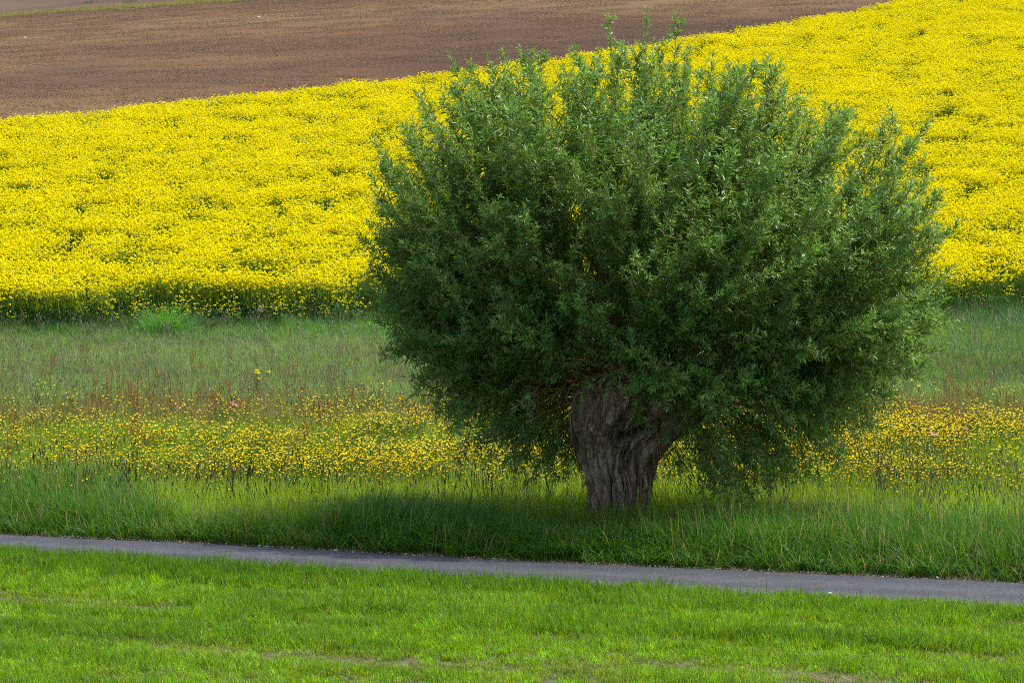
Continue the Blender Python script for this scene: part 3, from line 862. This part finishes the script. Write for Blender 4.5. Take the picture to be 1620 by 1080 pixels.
col = col * (1 - 0.5 * bare[:, None]) + 0.5 * bare[:, None] * np.array([0.20, 0.20, 0.05])
col = col * (0.72 + 0.56 * fineN)[:, None]
dk = (smooth(0.45, 0.75, rowN) * 0.55 + 0.4 * lip + .35 * ridge2)[:, None]
col = col * (1 - dk) + dk * np.array([0.085, 0.205, 0.010])
zm = terrain(Xm, Ym)
scatter('mown_grass', np.stack([Xm, Ym, zm], -1), np.stack([np.sqrt(hs), np.sqrt(hs), hs], -1), euler(n, 0.12), rng.integers(0, 5, n), protos('mown_tufts', mown), col,
        'short bright green mown grass in the foreground before the lane', 'grass')

# dry litter between the rows of mown grass
Xl, Yl = wedge(33.5, 49, 12, 2.0)
v_ = road_v(Xl, Yl); u_ = road_u(Xl, Yl)
rowN = fbm(u_ / 5.5, v_ / 0.75, 72, 3)
k1 = (v_ < -ROAD_W - 0.2) & (rowN < 0.47)
Xl, Yl = Xl[k1], Yl[k1]
lit = []
for k in range(4):
    V, Q, var = blades(18, 0.16, 0.03, 0.09, 0.006, 1.6, 0.8, 3, 480 + k)
    V[:, 2] *= 0.55
    lit.append(put('litter_%d' % k, V, quads=Q, mats=[M_litter], attrs={'var': var}, link=False))
n = len(Xl)
scatter('dry_cuttings', np.stack([Xl, Yl, terrain(Xl, Yl) + 0.01], -1), 0.7 + 0.6 * rng.random(n), euler(n, 0.1), rng.integers(0, 4, n), protos('litters', lit), None,
        'thin tan dry grass cuttings lying in streaks on the mown grass', 'cuttings')

# tall verge and meadow behind the lane
Xg, Yg = wedge(40, 99, 46, 3.0)
Xv, Yv = wedge(41, 54, 34, 2.5)
mv = (road_v(Xv, Yv) < 3.6)
Xg, Yg = np.concatenate([Xg, Xv[mv]]), np.concatenate([Yg, Yv[mv]])
Xv, Yv = wedge(80, 98, 45, 3.0)
mv = np.abs(Yv - rape_edge(Xv) - 0.7) < 1.4
Xg, Yg = np.concatenate([Xg, Xv[mv]]), np.concatenate([Yg, Yv[mv]])
v_ = road_v(Xg, Yg); u_ = road_u(Xg, Yg)
k1 = (v_ > 0.06 + 0.18 * (fbm(u_ * 1.4, 0 * u_, 81) - .3)) & (Yg < rape_edge(Xg) + 2.1)
k1 &= ((Xg - TX) ** 2 / 0.36 + (Yg - TY) ** 2 / 0.30) > 1
dfar = smooth(52, 92, Yg)
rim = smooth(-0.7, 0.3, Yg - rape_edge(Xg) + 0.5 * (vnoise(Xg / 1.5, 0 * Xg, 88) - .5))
k1 &= rng.random(len(Xg)) < (1 - 0.35 * dfar * (1 - rim))
Xg, Yg, v_, u_ = Xg[k1], Yg[k1], v_[k1], u_[k1]
wob = 2.2 * (fbm(Xg / 7, Yg / 9, 82, 3) - .5)
yb = Yg + wob + 0.04 * Xg                               # band coordinate
right = smooth(5.0, 9.0, Xg)
n = len(Xg)
vlim = 1.0 + 3.2 * (1 - smooth(-6.4, -4.3, Xg)) + 1.7 * smooth(-3.2, -1.6, Xg) + 0.8 * smooth(2.2, 4.5, Xg)
verge = 1 - smooth(-0.8, 0.9, v_ - vlim + 0.9 * (fbm(Xg / 2.5, Yg / 2.5, 83, 2) - .5) * 2)
patch = fbm(Xg / 2.2, Yg / 2.2, 84, 3)
C_lush, C_tall = np.array([0.034, 0.130, 0.014]), np.array([0.090, 0.205, 0.014])
C_light = np.array([0.20, 0.34, 0.012]); C_flow = np.array([0.18, 0.29, 0.016]); C_red = np.array([0.17, 0.19, 0.055])
C_grey = np.array([0.150, 0.255, 0.085]); C_green = np.array([0.085, 0.24, 0.035]); C_blue = np.array([0.045, 0.16, 0.05])
def lerp(a, b, t): return a * (1 - t)[:, None] + b * t[:, None]
c = np.repeat(C_light[None], n, 0)
c = lerp(c, C_flow[None], smooth(51.5, 54, yb))
c = lerp(c, C_red[None], smooth(60, 63, yb))
c = lerp(c, C_grey[None], smooth(64.5, 67.5, yb))
c = lerp(c, C_green[None], smooth(80, 84, yb - 4 * right) * (0.75 + .25 * patch))
c = lerp(c, np.array([0.075, 0.19, 0.028])[None], right * smooth(70, 72, yb) * 0.8)
c = lerp(c, C_blue[None], right * smooth(86, 88.5, Yg - .25 * (Xg - 10)))
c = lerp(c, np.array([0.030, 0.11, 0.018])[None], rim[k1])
c = lerp(c, (C_tall[None] * .5 + C_lush[None] * .5), verge)
c = c * np.exp(rng.normal(0, .12, (n, 1))) * np.exp(rng.normal(0, .05, (n, 3))) * (0.72 + 0.56 * patch)[:, None]
hs = 0.80 + 0.5 * (patch - .5)
hs = hs * (1 - verge) + verge * (1.0 + 0.5 * (patch - .5)) * (0.42 + 0.58 * smooth(0.0, 0.9, v_))
hs = hs * (1 - .62 * smooth(0.2, 1, verge) * (1 - smooth(1.1, 2.3, np.hypot(Xg - TX, (Yg - TY + 0.9) * .9))))
hs *= (1 - 0.25 * dfar[k1]) * (1 + 0.35 * rim[k1])
hs *= np.exp(rng.normal(0, .12, n))
isl = rng.random(n) < verge * (0.35 + 0.6 * np.exp(-((Xg - 0.2) / 2.6) ** 2))
idt = np.where(isl, 5 + rng.integers(0, 5, n), np.where(rng.random(n) < verge, 10 + rng.integers(0, 5, n), rng.integers(0, 5, n)))
allt = []
for nm, grp in (('a', mead), ('b', lush), ('c', tall)):
    for k, o in enumerate(grp): o.name = 'meadow_clump_%s%d' % (nm, k); allt.append(o)
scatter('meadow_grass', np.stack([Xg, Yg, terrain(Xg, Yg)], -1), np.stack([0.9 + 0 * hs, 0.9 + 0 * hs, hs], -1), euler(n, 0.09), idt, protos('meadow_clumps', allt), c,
        'tall uncut meadow grass around the willow from the lane to the rapeseed', 'grass')
print('mown', len(Xm), 'meadow', n)

# seed heads
hd = [headed('heads_%d' % k, 500 + k, 5, 0.45, 0.80, 0.12, 0.08, 0.0075) for k in range(5)]
Xs, Ys = wedge(41, 93, 7.0, 3.0)
v_ = road_v(Xs, Ys)
pn = fbm(Xs / 3, Ys / 4, 91, 3)
dens = 0.25 - 0.17 * smooth(50.5, 52.5, Ys) * (1 - smooth(61, 64, Ys)) + 0.75 * (1 - smooth(-3.6, -1.6, Xs)) * smooth(1.0, 2.2, v_) * (1 - smooth(3.6, 4.8, v_)) + 0.6 * smooth(4, 6, Xs) * smooth(2, 4, v_) * (1 - smooth(9, 13, v_)) + 0.55 * smooth(64, 69, Ys) * (1 - smooth(84, 90, Ys))
k1 = (v_ > 1.0) & (Ys < rape_edge(Xs)) & (rng.random(len(Xs)) < dens * (0.4 + 1.2 * pn)) & (((Xs - TX) ** 2 + (Ys - TY) ** 2) > .6)
Xs, Ys, v_ = Xs[k1], Ys[k1], v_[k1]
n = len(Xs)
pale = smooth(60, 68, Ys)[:, None]
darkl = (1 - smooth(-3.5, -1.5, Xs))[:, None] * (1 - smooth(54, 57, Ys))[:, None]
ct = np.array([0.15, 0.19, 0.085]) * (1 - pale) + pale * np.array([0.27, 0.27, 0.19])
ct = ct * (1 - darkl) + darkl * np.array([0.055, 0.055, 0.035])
ct = ct * np.exp(rng.normal(0, .18, (n, 1)))
hs = (0.92 - 0.22 * smooth(60, 70, Ys)) * np.exp(rng.normal(0, .12, n))
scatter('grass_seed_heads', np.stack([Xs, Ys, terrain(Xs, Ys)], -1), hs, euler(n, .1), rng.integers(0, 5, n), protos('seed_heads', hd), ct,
        'thin flowering grass stalks with seed heads rising above the meadow', 'grass')

# buttercups
def buttercup(name, seed):
    g = np.random.default_rng(seed); mb = MB()
    for k in range(3):
        x, y = g.normal(0, .07, 2); h = 0.30 + 0.25 * g.random()
        tip = np.array([x + g.normal(0, .04), y + g.normal(0, .04), h])
        v, q = tubes(np.stack([[x, y, 0], (np.array([x, y, 0]) + tip) / 2 + [0.01, 0, 0], tip])[None], np.array([[0.002, 0.0018, 0.0015]]), 3); mb.add(v, q, 1, g.random())
        tl = g.normal(0, .35, 2)
        for p in range(5):
            a = p / 5 * 6.283 + g.random() * .3
            d = np.array([math.cos(a), math.sin(a), 0.65]); N = np.array([-math.cos(a) * .6 + tl[0], -math.sin(a) * .6 + tl[1], 1.0])
            V, Q = cards((tip + d * 0.0075)[None], N[None], 0.0135, 1.0, seed * 20 + k * 5 + p); mb.add(V, Q, 0, g.random())
    return mb.out(name, [M_butter, M_bstem], link=False)
bc = [buttercup('buttercup_%d' % k, 600 + k) for k in range(6)]
Xb, Yb = wedge(47, 72, 80, 3.0)
wob = 2.2 * (fbm(Xb / 7, Yb / 9, 82, 3) - .5)
yb = Yb + wob * .8 + 0.02 * Xb
den = smooth(49.6, 54.6, yb - 0.6 * smooth(4, 7, Xb)) * (1 - smooth(57.0, 64.5, yb)) * (0.36 + 0.64 * smooth(-7, 2, Xb)) + 0.05 * smooth(47.5, 50, yb) * (1 - smooth(64, 69, yb))
den *= 0.12 + 1.35 * smooth(0.40, 0.64, fbm(Xb / 2.2, Yb / 1.5, 95, 3))
k1 = rng.random(len(Xb)) < den
Xb, Yb = Xb[k1], Yb[k1]; n = len(Xb)
print('buttercups', n)
scatter('buttercups', np.stack([Xb, Yb, terrain(Xb, Yb)], -1), np.exp(rng.normal(0.02, .12, n)), euler(n, .1), rng.integers(0, 6, n), protos('buttercup_kinds', bc), None,
        'broad band of yellow buttercups across the middle of the meadow', 'wildflowers')

# sorrel
def sorrel(name, seed):
    g = np.random.default_rng(seed); mb = MB()
    for k in range(3):
        x, y = g.normal(0, .08, 2); h = 0.45 + .2 * g.random()
        v, q = tubes(np.array([[[x, y, 0], [x, y, h * .5], [x + .02, y, h]]]), np.array([[0.003, 0.003, 0.002]]), 3); mb.add(v, q, 0, g.random())
        m = 18
        C = np.stack([x + g.normal(0, .022, m), y + g.normal(0, .022, m), h * (0.55 + .47 * g.random(m))], -1)
        V, Q = cards(C, g.normal(size=(m, 3)), 0.016, 1.2, seed); mb.add(V, Q, 0, np.repeat(g.random(m), 4))
    return mb.out(name, [M_sorrel], link=False)
sr = [sorrel('sorrel_%d' % k, 640 + k) for k in range(4)]
Xr, Yr = wedge(50, 76, 9, 3.0)
yb = Yr + 2.2 * (fbm(Xr / 7, Yr / 9, 82, 3) - .5)
den = np.exp(-((yb - 64.0) / 2.4) ** 2) * 0.40 * smooth(0.42, .65, fbm(Xr / 2.4, Yr / 3, 97, 2)) + 0.06
k1 = rng.random(len(Xr)) < den
Xr, Yr = Xr[k1], Yr[k1]; n = len(Xr)
scatter('sorrel', np.stack([Xr, Yr, terrain(Xr, Yr)], -1), np.exp(rng.normal(-.05, .15, n)), euler(n, .1), rng.integers(0, 4, n), protos('sorrel_kinds', sr), None,
        'rusty red sorrel stalks in drifts behind the buttercups', 'wildflowers')

# ------------------------------------------------------------------ lane edges: grit and litter
def stone(name, seed, r=0.012):
    g = np.random.default_rng(seed)
    t = (1 + 5 ** .5) / 2
    v = np.array([[-1, t, 0], [1, t, 0], [-1, -t, 0], [1, -t, 0], [0, -1, t], [0, 1, t], [0, -1, -t], [0, 1, -t], [t, 0, -1], [t, 0, 1], [-t, 0, -1], [-t, 0, 1]], float)
    v = v / np.linalg.norm(v[0]) * (0.75 + .5 * g.random((12, 1))) * np.array([1.2, 1, .65]) * r
    f = [[0, 11, 5], [0, 5, 1], [0, 1, 7], [0, 7, 10], [0, 10, 11], [1, 5, 9], [5, 11, 4], [11, 10, 2], [10, 7, 6], [7, 1, 8], [3, 9, 4], [3, 4, 2], [3, 2, 6], [3, 6, 8], [3, 8, 9], [4, 9, 5], [2, 4, 11], [6, 2, 10], [8, 6, 7], [9, 8, 1]]
    return v, f
sts = []
for k in range(4):
    v, f = stone('s', 700 + k); sts.append(put('grit_%d' % k, v, tris=f, mats=[M_stone], link=False))
n = 1500
us = rng.random(n) * 24 - 12
vs = np.where(rng.random(n) < .8, rng.normal(0.03, 0.07, n), -ROAD_W * rng.random(n))
Xg2, Yg2 = road_xy(us, vs)
scatter('road_grit', np.stack([Xg2, Yg2, terrain(Xg2, Yg2) + np.where(vs < 0.05, 0.035, .012)], -1), np.exp(rng.normal(-.55, .4, n)), euler(n, .5), rng.integers(0, 4, n), protos('grits', sts), None,
        'pale grit and small stones strewn along the far edge of the lane', 'gravel')
n = 900
us = rng.random(n) * 24 - 12; vs = rng.normal(0.10, 0.10, n)
Xg2, Yg2 = road_xy(us, vs)
scatter('edge_litter', np.stack([Xg2, Yg2, terrain(Xg2, Yg2) + 0.02], -1), 0.5 + .5 * rng.random(n), euler(n, .1), rng.integers(0, 4, n), bpy.data.collections['litters'], None,
        'brown dead grass and leaf litter along the far edge of the lane', 'litter')

# sparse stalks leaning over the near edge of the lane
Xo, Yo = wedge(38, 50, 26, 2.0)
v_ = road_v(Xo, Yo)
k1 = (np.abs(v_ + ROAD_W + 0.12) < 0.22) & (rng.random(len(Xo)) < .5)
Xo, Yo = Xo[k1], Yo[k1]; n = len(Xo)
thin = [tuft('thin_tuft_%d' % k, n=5, rad=0.10, h0=0.12, h1=0.30, w=0.005, lean=0.35, curl=0.4, K=4, seed=720 + k) for k in range(4)]
scatter('lane_edge_grass', np.stack([Xo, Yo, terrain(Xo, Yo)], -1), np.exp(rng.normal(0, .2, n)), euler(n, .1), rng.integers(0, 4, n), protos('thin_tufts', thin), colour(n, (0.10, 0.20, 0.03)),
        'sparse longer grass blades along the near edge of the lane', 'grass')

# ------------------------------------------------------------------ ploughed field: clods and seedlings
cl = []
for k in range(4):
    g = np.random.default_rng(800 + k); Vs, Fs, nn = [], [], 0
    for q in range(150):
        v, f = stone('c', 9000 + k * 200 + q, 0.012 + 0.022 * g.random() ** 2)
        v = v + np.array([g.random() * 2.8 - 1.4, g.random() * 2.8 - 1.4, 0.0])
        Vs.append(v); Fs.append(np.array(f) + nn); nn += 12
    cl.append(put('clods_%d' % k, np.concatenate(Vs), tris=np.concatenate(Fs), mats=[M_clod], link=False))
Xk, Yk = wedge(130, 400, 0.20, 4.0)
k1 = (Yk > far_edge(Xk) + .6) & (Yk < strip_y(Xk) - .5)
Xk, Yk = Xk[k1], Yk[k1]; n = len(Xk)
scatter('soil_clods', np.stack([Xk, Yk, field_z(Xk, Yk) + 0.015], -1), (0.8 + .5 * rng.random(n))[:, None] * np.stack([rng.choice([-1.0, 1.0], n), 1 + 0 * Xk, 1 + 0 * Xk], -1), np.stack([np.arctan((field_z(Xk, Yk + 1) - field_z(Xk, Yk - 1)) / 2), -np.arctan((field_z(Xk + 1, Yk) - field_z(Xk - 1, Yk)) / 2), 0.15 * rng.normal(0, 1, n)], -1), rng.integers(0, 4, n), protos('clod_patches', cl), None,
        'loose brown soil clods over the bare tilled field', 'soil')
sp = [tuft('seedling_%d' % k, n=6, rad=0.10, h0=0.04, h1=0.11, w=0.014, lean=0.7, curl=0.5, K=3, seed=820 + k) for k in range(4)]
Xk, Yk = wedge(130, 420, 0.9, 4.0)
sd = strip_y(Xk) - Yk
k1 = (Yk > far_edge(Xk) + .6) & (Yk < strip_y(Xk)) & (rng.random(len(Xk)) < 0.12 + .7 * smooth(.45, .7, fbm(Xk / 16, Yk / 12, 99, 3)) + smooth(26, 4, sd))
Xk, Yk = Xk[k1], Yk[k1]; n = len(Xk)
scatter('seedlings', np.stack([Xk, Yk, field_z(Xk, Yk)], -1), 0.8 + .6 * rng.random(n), euler(n, .05), rng.integers(0, 4, n), protos('seedling_kinds', sp), colour(n, (0.15, 0.17, 0.07)),
        'sparse green seedlings sprouting over the brown tilled field', 'seedlings')
gs = [tuft('strip_tuft_%d' % k, n=50, rad=0.5, h0=0.08, h1=0.22, w=0.014, lean=0.35, curl=0.5, K=3, seed=840 + k) for k in range(3)]
n = 7000
Xk = rng.random(n) * 200 - 100; tt = rng.random(n) * 1.0
Yk = strip_y(Xk) - 1.5 + 8.5 * tt
k1 = np.abs(Xk) < 0.165 * Yk + 5
Xk, Yk = Xk[k1], Yk[k1]; n = len(Xk)
scatter('grass_strip', np.stack([Xk, Yk, field_z(Xk, Yk)], -1), 0.8 + .5 * rng.random(n), euler(n, .05), rng.integers(0, 3, n), protos('strip_tufts', gs), colour(n, (0.23, 0.215, 0.09), .2),
        'thin pale green grass strip between the two brown fields', 'grass')

# ------------------------------------------------------------------ single plants and small things
def gz(x, y): return float(terrain(x, y))

# lone yellow plant in the meadow
def flower_parts(root, seed, h, mat_f=M_petal, fs=1.0):
    st, fl, le = rape_plant('x', seed, h, fs)
    st.out('stem', [M_rleaf], parent=root)
    fl.out('flowers', [mat_f, M_rleaf, M_rbud], parent=root)['kind'] = 'stuff'
    le.out('leaves', [M_rleaf], parent=root)['kind'] = 'stuff'
def copy_tree(o, parent=None):
    c = o.copy(); COL.objects.link(c)
    if parent: c.parent = parent
    for ch in list(o.children): copy_tree(ch, c)
    return c
x, y = on_ground(408, 632)
r0 = empty('yellow_flower_plant', (x, y, gz(x, y)))
tag(r0, 'lone bushy yellow flowering plant standing in grey green grass above the buttercups', 'plant')
flower_parts(r0, 904, 0.60, fs=1.45)
r0.scale = (1.25, 1.25, 0.95)

# rapeseed plants that stand clear of the field's front edge
first = None
fp = [(202, 506, .62, 'yellow rapeseed plant at the field front, leftmost of the clear ones'),
      (238, 510, .70, 'yellow rapeseed plant at the field front, left of the dark grass hump'),
      (300, 512, .80, 'broad yellow rapeseed plant right behind the dark grass hump'),
      (318, 512, .70, 'yellow rapeseed plant just right of the dark grass hump'),
      (352, 508, .66, 'yellow rapeseed plant at the field front, above pale grass heads'),
      (386, 506, .85, 'tall yellow rapeseed plant at the field front between hump and willow'),
      (452, 506, .70, 'yellow rapeseed plant before a dark gap in the field front'),
      (560, 508, .72, 'yellow rapeseed plant at the field front nearest the willow crown')]
for px, py, h, lab in fp:
    x, y = on_ground(px, py)
    y = min(y, float(rape_edge(x)) - 0.05)
    if first is None:
        first = empty('rapeseed_plant', (x, y, gz(x, y))); flower_parts(first, 911, 1.0); q = first
    else:
        q = copy_tree(first); q.location = (x, y, gz(x, y))
    q.scale = (1.1, 1.1, h); q.rotation_euler = (0, 0, random.random() * 6.28)
    tag(q, lab, 'plant', 'rapeseed plants standing clear at the field front')

# pink wildflowers
def pink(root, seed):
    g = np.random.default_rng(seed)
    st, fl = MB(), MB()
    for k in range(3):
        e = np.array([g.normal(0, .06), g.normal(0, .06), 0.60 + .12 * g.random()])
        v, q = tubes(np.stack([[0, 0, 0], e * [.4, .4, .55], e])[None], np.array([[0.003, 0.0025, 0.002]]), 3); st.add(v, q, 0, .5)
        for p in range(6):
            a = p / 6 * 6.283
            d = np.array([math.cos(a), math.sin(a), .3])
            V, Q = cards((e + d * .018)[None], np.array([[-d[0] * .4, -d[1] * .4 - .5, 1]]), 0.021, 1.0, seed * 9 + p); fl.add(V, Q, 0, g.random())
    st.out('stem', [M_bstem], parent=root); fl.out('blossom', [M_pink], parent=root)
firstp = None
pk = [(285, 706, 'pink wildflower among the buttercups left of the middle'), (367, 816, 'pink wildflower in light green grass left of the tall dark stalks'),
      (834, 822, 'pale pink wildflower closest to the left of the willow trunk'), (815, 818, 'pink wildflower a step left of the one nearest the trunk'),
      (1465, 744, 'deep pink wildflower in the thick buttercups right of the willow'), (1475, 752, 'pink wildflower just below another in the right buttercups'),
      (1524, 744, 'small violet pink wildflower in the buttercups near the right side'), (372, 700, 'pink wildflower in the buttercups below the lone yellow plant')]
for px, py, lab in pk:
    x, y = on_ground(px, py)
    if firstp is None:
        firstp = empty('pink_wildflower', (x, y, gz(x, y))); pink(firstp, 931); q = firstp
    else: q = copy_tree(firstp); q.location = (x, y, gz(x, y))
    q.rotation_euler = (0, 0, random.random() * 6.28)
    tag(q, lab, 'wildflower', 'pink wildflowers in the meadow')

# leafy weeds at the lane's far edge
def leaf_mesh(L, W, seed):
    g = np.random.default_rng(seed)
    k = 6; s = np.linspace(0, 1, k)
    w = W * np.sin(np.clip(s * 1.02, 0, 1) ** 0.75 * PI) * .5 + 0.004
    z = 0.28 * L * np.sin(s * 2.3) ; x = L * s
    V = np.concatenate([np.stack([x, -w, z + w * .35], -1), np.stack([x, 0 * w, z], -1), np.stack([x, w, z + w * .35], -1)])
    Q = []
    for a in range(2):
        for b in range(k - 1): Q.append([a * k + b, a * k + b + 1, (a + 1) * k + b + 1, (a + 1) * k + b])
    return V, np.array(Q)
V, Q = leaf_mesh(0.26, 0.12, 1)
lm = [put('leaf_a', V, quads=Q, mats=[M_weed], attrs={'var': np.full(len(V), vv_)}, link=False, shade=True).data for vv_ in (0.2, 0.55, 0.9)]
wd_ = [(1248, 896, 1.15, 'largest pale leafy weed low at the lane edge in front of the right verge'),
       (1262, 904, .8, 'small leafy weed just right of the largest one at the lane edge'),
       (1168, 900, .75, 'leafy weed at the lane edge left of the largest one'),
       (1297, 905, .7, 'small leafy weed at the lane edge, rightmost of the four on the right'),
       (925, 872, 1.2, 'silvery leafy weed in the shaded verge below the willow trunk'),
       (905, 882, .95, 'silvery leafy weed in shade at the lane edge left below the trunk'),
       (952, 858, 1.1, 'leafy weed with broad leaves close under the willow trunk base')]
for px, py, sc_, lab in wd_:
    x, y = on_ground(px, py + 4)
    if road_v(x, y) < 0.2:
        u0 = road_u(x, y); x, y = road_xy(u0, 0.22); x, y = float(x), float(y)
    q = empty('leafy_weed', (x, y, gz(x, y)))
    q.scale = (sc_ * .62,) * 3
    tag(q, lab, 'weed', 'leafy weeds along the far edge of the lane')
    for j in range(11):
        lo = bpy.data.objects.new('leaf', lm[j % 3]); COL.objects.link(lo); lo.parent = q
        lo.location = (random.uniform(-.03, .03), random.uniform(-.03, .03), 0.02 + 0.035 * j)
        lo.rotation_euler = (random.uniform(-.3, .3), R(-30 + 3 * j) + random.uniform(-.3, .3), j * 2.4 + random.uniform(-.4, .4))
        s_ = random.uniform(.7, 1.15) * (1.1 - .035 * j); lo.scale = (s_, s_, s_)
    v, qd = tubes(np.array([[[0, 0, 0], [.01, 0, .2], [0, .01, .40]]]), np.array([[0.008, .006, .003]]), 5)
    put('stem', v, quads=qd, mats=[M_weed], parent=q, attrs={'var': np.full(len(v), .6)})

# grass hump and tussocks below the rapeseed
def tussock(px, py, n, rad, h, base, label, seed):
    x, y = on_ground(px, py)
    V, Q, var = blades(n, rad, h * .6, h, 0.013, 0.35, 0.7, 5, seed)
    rr = np.repeat(np.hypot(V.reshape(n, -1, 3)[:, 0, 0], V.reshape(n, -1, 3)[:, 0, 1]), V.shape[0] // n)
    V[:, 2] *= 1.25 - 0.95 * (rr / rad) ** 2
    o = put('grass_tussock', V * np.array([1.5, 1, 1]), quads=Q, mats=[plant_mat('tussock_grass', tuple(c * .7 for c in base), base, trans=.4, rough=.45, spec=.35)], attrs={'var': var})
    o.location = (x, y, gz(x, y))
    tag(o, label, 'grass tussock', 'grass tussocks in the meadow')
tussock(262, 533, 620, 0.50, 0.85, (0.10, 0.32, 0.03), 'rounded dark green grass hump just below the rapeseed front', 61)
tussock(590, 533, 420, 0.55, 0.5, (0.10, 0.31, 0.03), 'low dark green tussock left of the willow crown below the rapeseed', 62)
tussock(470, 526, 340, 0.50, 0.45, (0.10, 0.30, 0.035), 'flat green tussock between the rounded hump and the willow', 63)

tussock(152, 6, 160, 0.55, 0.5, (0.05, 0.13, 0.03), 'dark green weed clump on the upper brown field at the top edge, left one', 64)
tussock(212, 5, 140, 0.55, 0.4, (0.05, 0.13, 0.03), 'dark green weed clump on the upper brown field at the top edge, right one', 65)
tussock(289, 17, 90, 0.45, 0.3, (0.05, 0.12, 0.03), 'small dark green weed clump where the grass strip meets the brown field', 66)

# dark stalks in front of the light grass left of the trunk
first = None
for j, (px, py, h, lab) in enumerate([(738, 838, .78, 'dark flowering grass stalk clump, first left of the pink flowers by the trunk'), (700, 836, .70, 'dark grass stalk clump, outermost left in the shaded verge'),
        (770, 838, .66, 'dark grass stalk clump between the two others left of the trunk'), (858, 842, .62, 'dark grass stalk clump nearest the trunk on its left'), (1005, 842, .50, 'pale upright grass stalk clump in front of the trunk')]):
    x, y = on_ground(px, py)
    g = np.random.default_rng(950 + j); st, hd_ = MB(), MB()
    for k in range(9):
        x0, y0 = g.normal(0, .07, 2); hh = h * (.75 + .35 * g.random()); lx = g.normal(.03, .12)
        P = np.array([[x0, y0, 0], [x0 + lx * .3, y0, hh * .5], [x0 + lx, y0, hh]])
        v, q = tubes(P[None], np.array([[.003, .0025, .002]]), 3); st.add(v, q, 0, g.random())
        d = np.array([lx * .8, 0, 1.0]); d /= np.linalg.norm(d)
        H = np.stack([P[2], P[2] + d * .04, P[2] + d * .08, P[2] + d * .12])
        v, q = tubes(H[None], np.array([[.003, .008, .006, .001]]), 4); hd_.add(v, q, 0, g.random())
    rt = empty('grass_stalks', (x, y, gz(x, y)))
    tag(rt, lab, 'grass stalks', 'grass stalk clumps beside the trunk')
    mm = M_bstem if j < 4 else M_rbud
    st.out('stalks', [mm], parent=rt)['kind'] = 'stuff'; hd_.out('seed_heads', [mm], parent=rt)['kind'] = 'stuff'

# pale scraps
for nm, px, py, r_, lab, cat in [('pale_stone', 413, 30, 0.13, 'pale flat stone lying on the brown field near the grass strip', 'stone'),
                                 ('pale_stone', 45, 62, 0.08, 'small pale stone on the darker soil at the far left', 'stone'),
                                 ('white_pebble', 1310, 944, 0.024, 'small white pebble in grass at the near edge of the lane', 'stone')]:
    x, y = on_ground(px, py)
    v, f = stone('s', hash(lab) % 1000 if False else px, r_)
    v[:, 2] *= 0.8
    o = put(nm, v, tris=f, mats=[M_white])
    o.location = (x, y, gz(x, y) + (0.10 if py < 200 else 0.05))
    tag(o, lab, cat)
